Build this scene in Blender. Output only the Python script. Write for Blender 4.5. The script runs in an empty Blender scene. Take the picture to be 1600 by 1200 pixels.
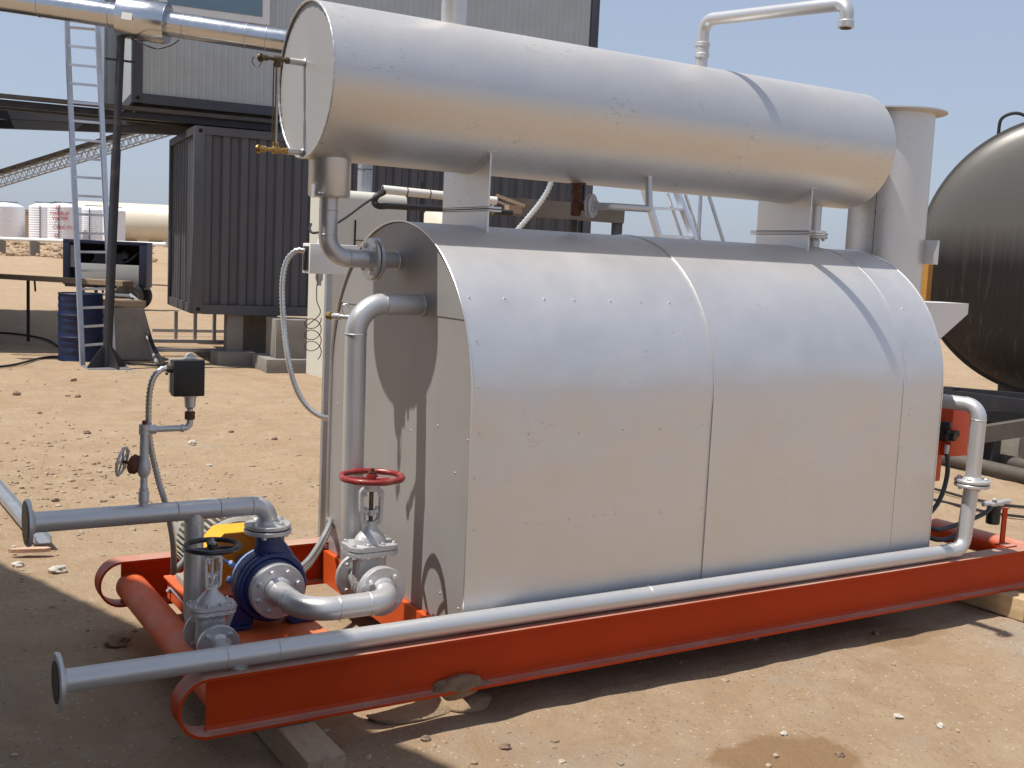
import bpy, bmesh, math, random
from mathutils import Vector as V, Matrix as Mx, noise
R_ = math.radians; PI = math.pi
random.seed(7)
S = bpy.context.scene; COL = S.collection
# ---------------------------------------------------------------- camera, world, sun, exposure
CAM = V((-2.14987, -3.78420, 1.81687)); FPX = 1731.8
CR = V((0.85294433, -0.51994654, 0.04627706)); CU = V((0.01773448, 0.11746568, 0.99291858)); CF = V((0.52170055, 0.84608357, -0.10941267))
cd = bpy.data.cameras.new('camera'); cam = bpy.data.objects.new('camera', cd); COL.objects.link(cam)
cam.matrix_world = Mx(((CR.x, CU.x, -CF.x, CAM.x), (CR.y, CU.y, -CF.y, CAM.y), (CR.z, CU.z, -CF.z, CAM.z), (0, 0, 0, 1)))
cd.sensor_width = 36; cd.lens = FPX / 1600 * 36; cd.clip_start = 0.05; cd.clip_end = 3000
S.camera = cam
SUN = V((-0.448, 0.077, 1.037)).normalized()
w = bpy.data.worlds.new('World'); S.world = w; w.use_nodes = True
wn = w.node_tree; bg = wn.nodes['Background']; sk = wn.nodes.new('ShaderNodeTexSky')
sk.sky_type = 'NISHITA'; sk.sun_disc = False; sk.sun_elevation = math.asin(SUN.z); sk.sun_rotation = math.atan2(SUN.x, SUN.y)
sk.air_density = 1.0; sk.dust_density = 1.6; sk.ozone_density = 1.5; sk.altitude = 0
hz = wn.nodes.new('ShaderNodeMix'); hz.data_type = 'RGBA'; hz.inputs[0].default_value = 0.6; wn.links.new(sk.outputs[0], hz.inputs[6]); hz.inputs[7].default_value = (4.3, 4.95, 6.4, 1)   # pale desert haze in the air
wn.links.new(hz.outputs[2], bg.inputs[0]); bg.inputs[1].default_value = 0.11
sd = bpy.data.lights.new('sun', 'SUN'); sd.energy = 5.0; sd.angle = R_(0.53); sd.color = (1.0, 0.955, 0.89)
so = bpy.data.objects.new('sun', sd); COL.objects.link(so); so.rotation_euler = SUN.to_track_quat('Z', 'Y').to_euler(); so.location = (-3, 0, 9)
S.view_settings.view_transform = 'Standard'; S.view_settings.look = 'None'; S.view_settings.exposure = 0.08; S.view_settings.gamma = 1
S.render.engine = 'CYCLES'

def at(px, py, d):      # the point seen at that place of the photograph, d metres in front of the camera
    return CAM + (CF + CR * ((px - 800) / FPX) - CU * ((py - 600) / FPX)) * d
def onz(px, py, z):
    r = at(px, py, 1) - CAM; return CAM + r * ((z - CAM.z) / r.z)
def gd(px, py, d, z=0.0):   # horizontal place under a picture column at a depth
    p = at(px, py, d); return V((p.x, p.y, z))
# horizontal directions of the containers behind
SD = V((0.993, -0.116, 0)).normalized(); BD = V((0.116, 0.993, 0)).normalized(); UZ = V((0, 0, 1))

# ---------------------------------------------------------------- materials
def mat(name, col, rough=0.5, metal=0.0, var=0.12, scale=6.0, bump=0.0, bscale=60.0, col2=None, thr=(0.5, 0.62), scale2=3.0, stretch=None, spec=None, rvar=0.0, coat=0.0):
    m = bpy.data.materials.new(name); m.use_nodes = True; nt = m.node_tree; N = nt.nodes; L = nt.links
    b = N['Principled BSDF']; b.inputs['Roughness'].default_value = rough; b.inputs['Metallic'].default_value = metal
    if spec is not None: b.inputs['Specular IOR Level'].default_value = spec
    if coat: b.inputs['Coat Weight'].default_value = coat; b.inputs['Coat Roughness'].default_value = 0.15
    tc = N.new('ShaderNodeTexCoord'); src = tc.outputs['Object']
    if stretch:
        mp = N.new('ShaderNodeMapping'); mp.inputs['Scale'].default_value = stretch; L.new(src, mp.inputs[0]); src = mp.outputs[0]
    n = N.new('ShaderNodeTexNoise'); n.inputs['Scale'].default_value = scale; n.inputs['Detail'].default_value = 6; n.inputs['Roughness'].default_value = 0.6
    L.new(src, n.inputs['Vector'])
    mr = N.new('ShaderNodeMapRange'); mr.inputs[1].default_value = 0.25; mr.inputs[2].default_value = 0.75
    mr.inputs[3].default_value = 1 - var; mr.inputs[4].default_value = 1 + var; L.new(n.outputs[0], mr.inputs[0])
    mu = N.new('ShaderNodeVectorMath'); mu.operation = 'SCALE'; mu.inputs[0].default_value = col[:3]; L.new(mr.outputs[0], mu.inputs['Scale'])
    out = mu.outputs[0]
    if col2 is not None:
        n2 = N.new('ShaderNodeTexNoise'); n2.inputs['Scale'].default_value = scale2; n2.inputs['Detail'].default_value = 8; n2.inputs['Roughness'].default_value = 0.68
        L.new(src, n2.inputs['Vector'])
        r2 = N.new('ShaderNodeMapRange'); r2.inputs[1].default_value = thr[0]; r2.inputs[2].default_value = thr[1]; L.new(n2.outputs[0], r2.inputs[0])
        mx = N.new('ShaderNodeMix'); mx.data_type = 'RGBA'; L.new(r2.outputs[0], mx.inputs[0]); L.new(out, mx.inputs[6]); mx.inputs[7].default_value = (*col2[:3], 1)
        out = mx.outputs[2]
    L.new(out, b.inputs['Base Color'])
    if rvar:
        rr = N.new('ShaderNodeMapRange'); rr.inputs[1].default_value = 0.3; rr.inputs[2].default_value = 0.7; rr.inputs[3].default_value = rough - rvar; rr.inputs[4].default_value = rough + rvar
        L.new(n.outputs[0], rr.inputs[0]); L.new(rr.outputs[0], b.inputs['Roughness'])
    if bump:
        nb = N.new('ShaderNodeTexNoise'); nb.inputs['Scale'].default_value = bscale; nb.inputs['Detail'].default_value = 5; L.new(tc.outputs['Object'], nb.inputs['Vector'])
        bp = N.new('ShaderNodeBump'); bp.inputs['Strength'].default_value = bump; bp.inputs['Distance'].default_value = 0.01; L.new(nb.outputs[0], bp.inputs['Height']); L.new(bp.outputs[0], b.inputs['Normal'])
    return m
def silver(name, col, rough, metal, scratch=0.0, dust=0.25, bump=0.06, thr=0.55, wave=0.0, var=0.05, film=0.08):
    m = mat(name, col, rough, metal, var=var, scale=3.0, bump=bump, bscale=140, rvar=0.05)
    nt = m.node_tree; N = nt.nodes; L = nt.links; b = N['Principled BSDF']
    old = b.inputs['Base Color'].links[0].from_socket
    tc = [n for n in N if n.type == 'TEX_COORD'][0]
    # a thin film of wind-blown dust in patches
    n1 = N.new('ShaderNodeTexNoise'); n1.inputs['Scale'].default_value = 1.7; n1.inputs['Detail'].default_value = 9; n1.inputs['Roughness'].default_value = 0.7; L.new(tc.outputs['Object'], n1.inputs[0])
    geo = N.new('ShaderNodeNewGeometry'); sx = N.new('ShaderNodeSeparateXYZ'); L.new(geo.outputs['Normal'], sx.inputs[0])
    up = N.new('ShaderNodeMapRange'); up.inputs[1].default_value = 0.25; up.inputs[2].default_value = 1.0; up.inputs[3].default_value = 0.0; up.inputs[4].default_value = 1.0; L.new(sx.outputs[2], up.inputs[0])
    m1 = N.new('ShaderNodeMapRange'); m1.inputs[1].default_value = 0.3; m1.inputs[2].default_value = 0.75; m1.inputs[3].default_value = 0.25; m1.inputs[4].default_value = 1.0; L.new(n1.outputs[0], m1.inputs[0])
    ml = N.new('ShaderNodeMath'); ml.operation = 'MULTIPLY_ADD'; L.new(up.outputs[0], ml.inputs[0]); L.new(m1.outputs[0], ml.inputs[1]); ml.inputs[2].default_value = film
    m2 = N.new('ShaderNodeMath'); m2.operation = 'MULTIPLY'; m2.inputs[1].default_value = dust; L.new(ml.outputs[0], m2.inputs[0])
    mx = N.new('ShaderNodeMix'); mx.data_type = 'RGBA'; L.new(m2.outputs[0], mx.inputs[0]); L.new(old, mx.inputs[6]); mx.inputs[7].default_value = (0.50, 0.42, 0.33, 1)
    mm = N.new('ShaderNodeMath'); mm.operation = 'MULTIPLY_ADD'; mm.inputs[1].default_value = -metal; mm.inputs[2].default_value = metal; L.new(m2.outputs[0], mm.inputs[0]); L.new(mm.outputs[0], b.inputs['Metallic'])
    out = mx.outputs[2]
    if wave:      # oil-canning of thin sheet
        nw = N.new('ShaderNodeTexNoise'); nw.inputs['Scale'].default_value = 2.2; nw.inputs['Detail'].default_value = 2; L.new(tc.outputs['Object'], nw.inputs[0])
        bw = N.new('ShaderNodeBump'); bw.inputs['Strength'].default_value = wave; bw.inputs['Distance'].default_value = 0.06; L.new(nw.outputs[0], bw.inputs['Height'])
        bn = [n for n in N if n.type == 'BUMP' and n != bw][0]; L.new(bw.outputs[0], bn.inputs['Normal'])
    if scratch:
        mp = N.new('ShaderNodeMapping'); mp.inputs['Scale'].default_value = (5, 9, 17); mp.inputs['Rotation'].default_value = (0.2, 0.75, 0.3); L.new(tc.outputs['Object'], mp.inputs[0])
        nd = N.new('ShaderNodeTexNoise'); nd.inputs['Scale'].default_value = 2.0; L.new(mp.outputs[0], nd.inputs[0])
        ad = N.new('ShaderNodeVectorMath'); ad.operation = 'ADD'; L.new(mp.outputs[0], ad.inputs[0]); L.new(nd.outputs['Color'], ad.inputs[1])
        vo = N.new('ShaderNodeTexVoronoi'); vo.feature = 'DISTANCE_TO_EDGE'; vo.inputs['Scale'].default_value = 1.6; L.new(ad.outputs[0], vo.inputs['Vector'])
        lt = N.new('ShaderNodeMapRange'); lt.inputs[1].default_value = 0.0; lt.inputs[2].default_value = 0.016; lt.inputs[3].default_value = 1.0; lt.inputs[4].default_value = 0.0; L.new(vo.outputs['Distance'], lt.inputs[0])
        nm = N.new('ShaderNodeTexNoise'); nm.inputs['Scale'].default_value = 3.1; nm.inputs['Detail'].default_value = 7; nm.inputs['Roughness'].default_value = 0.75; L.new(tc.outputs['Object'], nm.inputs[0])
        ms = N.new('ShaderNodeMapRange'); ms.inputs[1].default_value = thr; ms.inputs[2].default_value = thr + 0.07; L.new(nm.outputs[0], ms.inputs[0])
        m3 = N.new('ShaderNodeMath'); m3.operation = 'MULTIPLY'; L.new(lt.outputs[0], m3.inputs[0]); L.new(ms.outputs[0], m3.inputs[1])
        m4 = N.new('ShaderNodeMath'); m4.operation = 'MULTIPLY'; m4.inputs[1].default_value = scratch; L.new(m3.outputs[0], m4.inputs[0])
        mz = N.new('ShaderNodeMix'); mz.data_type = 'RGBA'; L.new(m4.outputs[0], mz.inputs[0]); L.new(out, mz.inputs[6]); mz.inputs[7].default_value = (0.07, 0.06, 0.055, 1)
        out = mz.outputs[2]
    for l in list(b.inputs['Base Color'].links): L.remove(l)
    L.new(out, b.inputs['Base Color'])
    return m

M = {}
M['drum'] = silver('drum_aluminium_paint', (0.66, 0.655, 0.64), 0.42, 0.75, scratch=0.6, wave=0.10, dust=0.55, thr=0.53)
M['jacket'] = silver('jacket_sheet_paint', (0.72, 0.715, 0.705), 0.47, 0.78, wave=0.38, scratch=0.45, dust=0.4, bump=0.05, thr=0.57)
M['silver'] = silver('pipe_aluminium_paint', (0.60, 0.605, 0.61), 0.38, 0.6, dust=0.35, bump=0.10)
M['silver2'] = silver('casting_aluminium_paint', (0.58, 0.58, 0.58), 0.42, 0.5, dust=0.3, bump=0.35)
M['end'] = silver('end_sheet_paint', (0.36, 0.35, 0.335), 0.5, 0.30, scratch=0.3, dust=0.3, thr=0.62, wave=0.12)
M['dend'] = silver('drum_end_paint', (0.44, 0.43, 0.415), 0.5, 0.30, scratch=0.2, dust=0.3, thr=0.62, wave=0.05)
M['rim'] = mat('bare_sheet_edge', (0.82, 0.82, 0.82), 0.3, 0.9, var=0.05)
M['gasket'] = mat('gasket_black', (0.02, 0.02, 0.02), 0.8)
M['bolt'] = mat('bolt_painted', (0.68, 0.68, 0.68), 0.35, 0.8, var=0.1, scale=30)
M['orange'] = silver('orange_frame_paint', (0.47, 0.042, 0.003), 0.5, 0.0, scratch=0.85, dust=0.9, film=0.0, bump=0.08, thr=0.54, var=0.10)  # frame orange in its deep shaded tone; sunlit parts get brighter copies
M['orange'].node_tree.nodes['Principled BSDF'].inputs['Specular IOR Level'].default_value = 0.2
M['orange_sun_dusty'] = mat('orange_paint_sunlit_dusty', (0.66, 0.11, 0.025), 0.6, 0.0, var=0.12, scale=5, col2=(0.58, 0.24, 0.13), thr=(0.50, 0.80), scale2=4)  # frame orange brightened for sunlit pipes and plate, plus dust patches
M['orange_lit'] = mat('orange_paint_sunlit', (0.60, 0.085, 0.012), 0.45, 0.0, var=0.1, scale=5)  # same frame orange, sunlight on the front cross beam put into the colour
M['orange_burner'] = mat('burner_red_orange', (0.62, 0.07, 0.02), 0.4, 0.0, var=0.08)
M['blue'] = mat('pump_blue', (0.008, 0.024, 0.125), 0.38, 0.0, var=0.2, scale=12, bump=0.3, bscale=90, col2=(0.07, 0.06, 0.06), thr=(0.58, 0.72), scale2=9, coat=0.3)
M['lblue'] = mat('bracket_light_blue', (0.20, 0.30, 0.50), 0.45, 0.1, var=0.15, scale=15, bump=0.2)
M['yellow'] = mat('guard_yellow', (0.85, 0.42, 0.02), 0.42, 0.0, var=0.06)
M['motor'] = mat('motor_grey', (0.38, 0.36, 0.31), 0.5, 0.2, var=0.15, scale=14, col2=(0.42, 0.33, 0.22), thr=(0.5, 0.7))
M['red'] = mat('handwheel_red', (0.25, 0.014, 0.014), 0.45, 0.0, var=0.25, scale=25, col2=(0.30, 0.13, 0.09), thr=(0.52, 0.68), scale2=18, coat=0.2)
M['black'] = mat('handwheel_black', (0.018, 0.018, 0.022), 0.3, 0.0, var=0.3, scale=25, coat=0.4)
M['blackbox'] = mat('bakelite_black', (0.014, 0.013, 0.012), 0.5, 0.0, var=0.2, bump=0.1)
M['rust'] = mat('rusty_steel', (0.12, 0.045, 0.025), 0.85, 0.0, var=0.35, scale=30, bump=0.4, bscale=120)
M['brass'] = mat('brass_old', (0.42, 0.28, 0.10), 0.4, 0.85, var=0.25, scale=40, bump=0.2)
M['dbrass'] = mat('brass_tarnished', (0.14, 0.11, 0.07), 0.5, 0.7, var=0.3, scale=40)
M['flex'] = mat('galvanised_conduit', (0.60, 0.61, 0.60), 0.32, 0.75, var=0.15, scale=30)
M['glass'] = mat('gauge_glass', (0.55, 0.5, 0.45), 0.1, 0.2, var=0.1)
M['alu'] = mat('ladder_aluminium', (0.62, 0.66, 0.72), 0.35, 0.7, var=0.1, scale=9)
M['clad'] = mat('polished_cladding', (0.50, 0.515, 0.54), 0.24, 1.0, var=0.08, scale=5, bump=0.10, bscale=20, rvar=0.05)
M['dgrey'] = mat('container_charcoal', (0.085, 0.085, 0.094), 0.45, 0.1, var=0.12, scale=2, col2=(0.11, 0.10, 0.10), thr=(0.55, 0.75), scale2=1.5)
M['fgrey'] = mat('frame_dark_slate', (0.065, 0.067, 0.078), 0.5, 0.1, var=0.12, scale=3)
M['lgrey'] = mat('cabin_light_grey', (0.45, 0.475, 0.47), 0.45, 0.1, var=0.06, scale=3)
M['white'] = mat('white_paint', (0.74, 0.73, 0.70), 0.5, 0.0, var=0.05)
M['plastic'] = mat('white_polyethylene', (0.80, 0.80, 0.82), 0.45, 0.0, var=0.04)
M['cream'] = mat('cream_paint', (0.62, 0.57, 0.45), 0.5, 0.0, var=0.05, scale=2)
M['cab'] = mat('cabinet_warm_white', (0.60, 0.58, 0.50), 0.45, 0.0, var=0.05, scale=2)
M['pane'] = mat('window_blue_glass', (0.16, 0.24, 0.30), 0.12, 0.0, var=0.08)
M['steel'] = mat('dark_steel', (0.035, 0.035, 0.04), 0.5, 0.3, var=0.2, scale=6, col2=(0.10, 0.07, 0.05), thr=(0.56, 0.72))
M['brownsteel'] = mat('weathered_beam', (0.10, 0.085, 0.07), 0.7, 0.1, var=0.25, scale=5)
M['galv'] = mat('galvanised_steel', (0.40, 0.42, 0.45), 0.45, 0.7, var=0.15)
M['barrel'] = mat('barrel_blue', (0.005, 0.013, 0.055), 0.5, 0.1, var=0.2, scale=5, col2=(0.05, 0.06, 0.10), thr=(0.6, 0.75), scale2=6)
M['navy'] = mat('navy_canopy', (0.025, 0.032, 0.065), 0.5, 0.1, var=0.15)
M['rubber'] = mat('tyre_rubber', (0.03, 0.028, 0.027), 0.85, var=0.2, col2=(0.14, 0.11, 0.08), thr=(0.5, 0.75), scale2=5)
M['conc'] = mat('concrete', (0.24, 0.22, 0.19), 0.9, var=0.15, scale=4, bump=0.3, bscale=30, col2=(0.22, 0.19, 0.16), thr=(0.5, 0.7))
M['wood'] = mat('timber', (0.36, 0.26, 0.17), 0.85, var=0.25, scale=3, bump=0.4, bscale=40, stretch=(12, 2, 12), col2=(0.20, 0.14, 0.10), thr=(0.5, 0.7), scale2=3)
M['woodl'] = mat('timber_pale', (0.50, 0.36, 0.20), 0.8, var=0.2, scale=3, bump=0.3, bscale=40, stretch=(12, 2, 12))
M['plank'] = mat('wood_chip_pale', (0.55, 0.35, 0.24), 0.85, var=0.15, scale=20, bump=0.3)
M['stonew'] = mat('stone_whitish', (0.52, 0.47, 0.40), 0.9, var=0.25, scale=25, bump=0.6, bscale=60)
M['stoneb'] = mat('stone_brown', (0.24, 0.16, 0.11), 0.9, var=0.3, scale=25, bump=0.6, bscale=60)
M['pebble'] = mat('pebbles_mixed', (0.34, 0.26, 0.18), 0.9, var=0.4, scale=7, col2=(0.46, 0.39, 0.31), thr=(0.56, 0.62), scale2=9)
M['cable'] = mat('cable_black', (0.012, 0.012, 0.012), 0.5)
M['cabler'] = mat('capillary_reddish', (0.10, 0.035, 0.02), 0.5)
M['hose'] = mat('hose_dark_grey', (0.05, 0.055, 0.06), 0.5, var=0.2, scale=30)
M['pvc'] = mat('pvc_white', (0.72, 0.69, 0.62), 0.4, var=0.05)
M['amber'] = mat('amber_yellow_paint', (0.40, 0.20, 0.04), 0.5)
M['redink'] = mat('red_marker', (0.55, 0.05, 0.05), 0.7)
M['paper'] = mat('sticker_white', (0.75, 0.73, 0.68), 0.7, var=0.03)
M['dirt'] = mat('damp_dirt', (0.24, 0.155, 0.09), 0.95, var=0.25, scale=20, bump=0.8, bscale=70)
M['dark'] = mat('dark_interior', (0.012, 0.012, 0.013), 0.9)
# black tank: sky reflection painted as a grey upper part, tar streaks running down it
def tank_mat():
    m = mat('bitumen_tank_shell', (0.06, 0.052, 0.045), 0.42, 0.3, var=0.2, scale=2); nt = m.node_tree; N = nt.nodes; L = nt.links; b = N['Principled BSDF']
    tc = [n for n in N if n.type == 'TEX_COORD'][0]
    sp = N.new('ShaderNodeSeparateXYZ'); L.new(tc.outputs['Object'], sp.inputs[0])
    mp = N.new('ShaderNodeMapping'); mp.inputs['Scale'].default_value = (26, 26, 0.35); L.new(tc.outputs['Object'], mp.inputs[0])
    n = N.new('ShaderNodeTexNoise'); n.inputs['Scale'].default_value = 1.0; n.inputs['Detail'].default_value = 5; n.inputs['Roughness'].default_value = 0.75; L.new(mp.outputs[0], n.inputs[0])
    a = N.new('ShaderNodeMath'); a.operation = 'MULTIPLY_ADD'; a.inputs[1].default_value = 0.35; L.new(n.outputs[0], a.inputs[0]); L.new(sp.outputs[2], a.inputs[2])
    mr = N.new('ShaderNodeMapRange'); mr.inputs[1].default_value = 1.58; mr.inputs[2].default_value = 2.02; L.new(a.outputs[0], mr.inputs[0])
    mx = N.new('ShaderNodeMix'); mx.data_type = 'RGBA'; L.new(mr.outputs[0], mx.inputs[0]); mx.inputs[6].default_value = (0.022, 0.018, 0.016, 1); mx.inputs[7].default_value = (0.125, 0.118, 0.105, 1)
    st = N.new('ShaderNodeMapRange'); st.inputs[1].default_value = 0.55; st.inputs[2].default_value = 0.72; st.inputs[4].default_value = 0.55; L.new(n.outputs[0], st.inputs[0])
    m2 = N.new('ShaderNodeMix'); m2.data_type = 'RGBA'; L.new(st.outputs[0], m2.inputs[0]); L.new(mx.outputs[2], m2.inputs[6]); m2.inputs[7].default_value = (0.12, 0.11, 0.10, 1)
    for l in list(b.inputs['Base Color'].links): L.remove(l)
    L.new(m2.outputs[2], b.inputs['Base Color']); return m
M['tank'] = tank_mat()
def ground_mat():
    m = bpy.data.materials.new('sandy_ground'); m.use_nodes = True; nt = m.node_tree; N = nt.nodes; L = nt.links; b = N['Principled BSDF']; b.inputs['Roughness'].default_value = 0.95
    b.inputs['Specular IOR Level'].default_value = 0.15
    tc = N.new('ShaderNodeTexCoord'); src = tc.outputs['Object']
    def nz(sc, det=8, ro=0.6, vec=src):
        n = N.new('ShaderNodeTexNoise'); n.inputs['Scale'].default_value = sc; n.inputs['Detail'].default_value = det; n.inputs['Roughness'].default_value = ro; L.new(vec, n.inputs[0]); return n.outputs[0]
    def mr(s, a, b_, c=0.0, d=1.0):
        n = N.new('ShaderNodeMapRange'); n.inputs[1].default_value = a; n.inputs[2].default_value = b_; n.inputs[3].default_value = c; n.inputs[4].default_value = d; L.new(s, n.inputs[0]); return n.outputs[0]
    def mix(f, a, c):
        n = N.new('ShaderNodeMix'); n.data_type = 'RGBA'; L.new(f, n.inputs[0])
        if isinstance(a, tuple): n.inputs[6].default_value = (*a, 1)
        else: L.new(a, n.inputs[6])
        if isinstance(c, tuple): n.inputs[7].default_value = (*c, 1)
        else: L.new(c, n.inputs[7])
        return n.outputs[2]
    c = mix(mr(nz(0.7), 0.35, 0.68), (0.41, 0.295, 0.185), (0.355, 0.245, 0.15))
    c = mix(mr(nz(3.0, 10, 0.7), 0.45, 0.7), c, (0.44, 0.33, 0.22))
    c = mix(mr(nz(14, 8, 0.75), 0.52, 0.75, 0, 0.7), c, (0.30, 0.20, 0.125))
    # gravelly grey patches
    c = mix(mr(nz(0.45, 9, 0.72), 0.56, 0.66, 0, 0.6), c, (0.36, 0.32, 0.26))
    # pale crumbs and dark crumbs
    vo = N.new('ShaderNodeTexVoronoi'); vo.inputs['Scale'].default_value = 55; vo.inputs['Randomness'].default_value = 1; L.new(src, vo.inputs['Vector'])
    cr = N.new('ShaderNodeSeparateColor'); L.new(vo.outputs['Color'], cr.inputs[0])
    def lt(s, t):
        n = N.new('ShaderNodeMath'); n.operation = 'LESS_THAN'; n.inputs[1].default_value = t; L.new(s, n.inputs[0]); return n.outputs[0]
    def gt(s, t):
        n = N.new('ShaderNodeMath'); n.operation = 'GREATER_THAN'; n.inputs[1].default_value = t; L.new(s, n.inputs[0]); return n.outputs[0]
    def mul(a, b2):
        n = N.new('ShaderNodeMath'); n.operation = 'MULTIPLY'; L.new(a, n.inputs[0])
        if isinstance(b2, float): n.inputs[1].default_value = b2
        else: L.new(b2, n.inputs[1])
        return n.outputs[0]
    near = lt(vo.outputs['Distance'], 0.30)
    c = mix(mul(mul(near, gt(cr.outputs[0], 0.93)), 0.8), c, (0.60, 0.53, 0.44))
    c = mix(mul(mul(near, lt(cr.outputs[1], 0.07)), 0.8), c, (0.17, 0.12, 0.09))
    # damp / oil stains in front of the skid
    geo = N.new('ShaderNodeNewGeometry')
    for (cx, cy, rx, ry, st) in STAINS:
        sb = N.new('ShaderNodeVectorMath'); sb.operation = 'SUBTRACT'; L.new(geo.outputs['Position'], sb.inputs[0]); sb.inputs[1].default_value = (cx, cy, 0)
        ml = N.new('ShaderNodeVectorMath'); ml.operation = 'MULTIPLY'; L.new(sb.outputs[0], ml.inputs[0]); ml.inputs[1].default_value = (1 / rx, 1 / ry, 0)
        ln = N.new('ShaderNodeVectorMath'); ln.operation = 'LENGTH'; L.new(ml.outputs[0], ln.inputs[0])
        ad = N.new('ShaderNodeMath'); ad.operation = 'MULTIPLY_ADD'; ad.inputs[1].default_value = 1.3; L.new(nz(4.0, 6, 0.65), ad.inputs[0]); L.new(ln.outputs['Value'], ad.inputs[2])
        c = mix(mr(ad.outputs[0], 1.45, 1.65, st, 0.0), c, (0.27, 0.165, 0.085))
    L.new(c, b.inputs['Base Color'])
    h1 = nz(9, 10, 0.72); h2 = nz(60, 6, 0.7)
    a = N.new('ShaderNodeMath'); a.operation = 'MULTIPLY_ADD'; a.inputs[1].default_value = 0.35; L.new(h2, a.inputs[0]); L.new(h1, a.inputs[2])
    bp = N.new('ShaderNodeBump'); bp.inputs['Strength'].default_value = 0.75; bp.inputs['Distance'].default_value = 0.05; L.new(a.outputs[0], bp.inputs['Height']); L.new(bp.outputs[0], b.inputs['Normal'])
    return m
_s = [onz(1215, 1175, 0), onz(1415, 990, 0), onz(1130, 1010, 0)]
STAINS = [(_s[0].x, _s[0].y - 0.03, 0.33, 0.21, 0.85), (_s[1].x, _s[1].y, 0.30, 0.13, 0.5), (0.6, -0.9, 0.3, 0.1, 0.15)]
M['ground'] = ground_mat()

# ---------------------------------------------------------------- mesh helpers
def frame(ax):
    ax = V(ax).normalized(); t = V((0, 0, 1)) if abs(ax.z) < 0.9 else V((1, 0, 0))
    u = t.cross(ax).normalized(); return u, ax.cross(u), ax
def fillet(pts, r, seg=10):
    P = [V(p) for p in pts]; out = [P[0]]
    for i in range(1, len(P) - 1):
        rr = r[i - 1] if isinstance(r, (list, tuple)) else r
        a = (P[i - 1] - P[i]); b = (P[i + 1] - P[i]); la, lb = a.length, b.length; a.normalize(); b.normalize()
        ang = a.angle(b)
        if ang > 3.1 or rr <= 0: out.append(P[i]); continue
        t = min(rr / math.tan(ang / 2), la * 0.49 if i > 1 else la * 0.98, lb * 0.49 if i < len(P) - 2 else lb * 0.98); rr = t * math.tan(ang / 2)
        c = P[i] + (a + b).normalized() * (rr / math.sin(ang / 2))
        s = P[i] + a * t - c; e = P[i] + b * t - c; tot = s.angle(e); ax = s.cross(e).normalized()
        for k in range(seg + 1): out.append(c + Mx.Rotation(tot * k / seg, 3, ax) @ s)
    out.append(P[-1]); return out
def spline(pts, n=12):
    P = [V(p) for p in pts]; Q = [2 * P[0] - P[1]] + P + [2 * P[-1] - P[-2]]; out = []
    for i in range(1, len(Q) - 2):
        for k in range(n):
            t = k / n; a, b, c, d = Q[i - 1], Q[i], Q[i + 1], Q[i + 2]
            out.append(0.5 * ((2 * b) + (c - a) * t + (2 * a - 5 * b + 4 * c - d) * t * t + (3 * b - a - 3 * c + d) * t ** 3))
    out.append(P[-1]); return out
def resample(P, step):
    out = [P[0].copy()]; acc = 0.0
    for a, b in zip(P[:-1], P[1:]):
        l = (b - a).length; t = step - acc
        while t <= l: out.append(a + (b - a) * (t / l)); t += step
        acc = (acc + l) % step if l + acc >= step else acc + l
        if l + (0) < 0: pass
    return out
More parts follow.
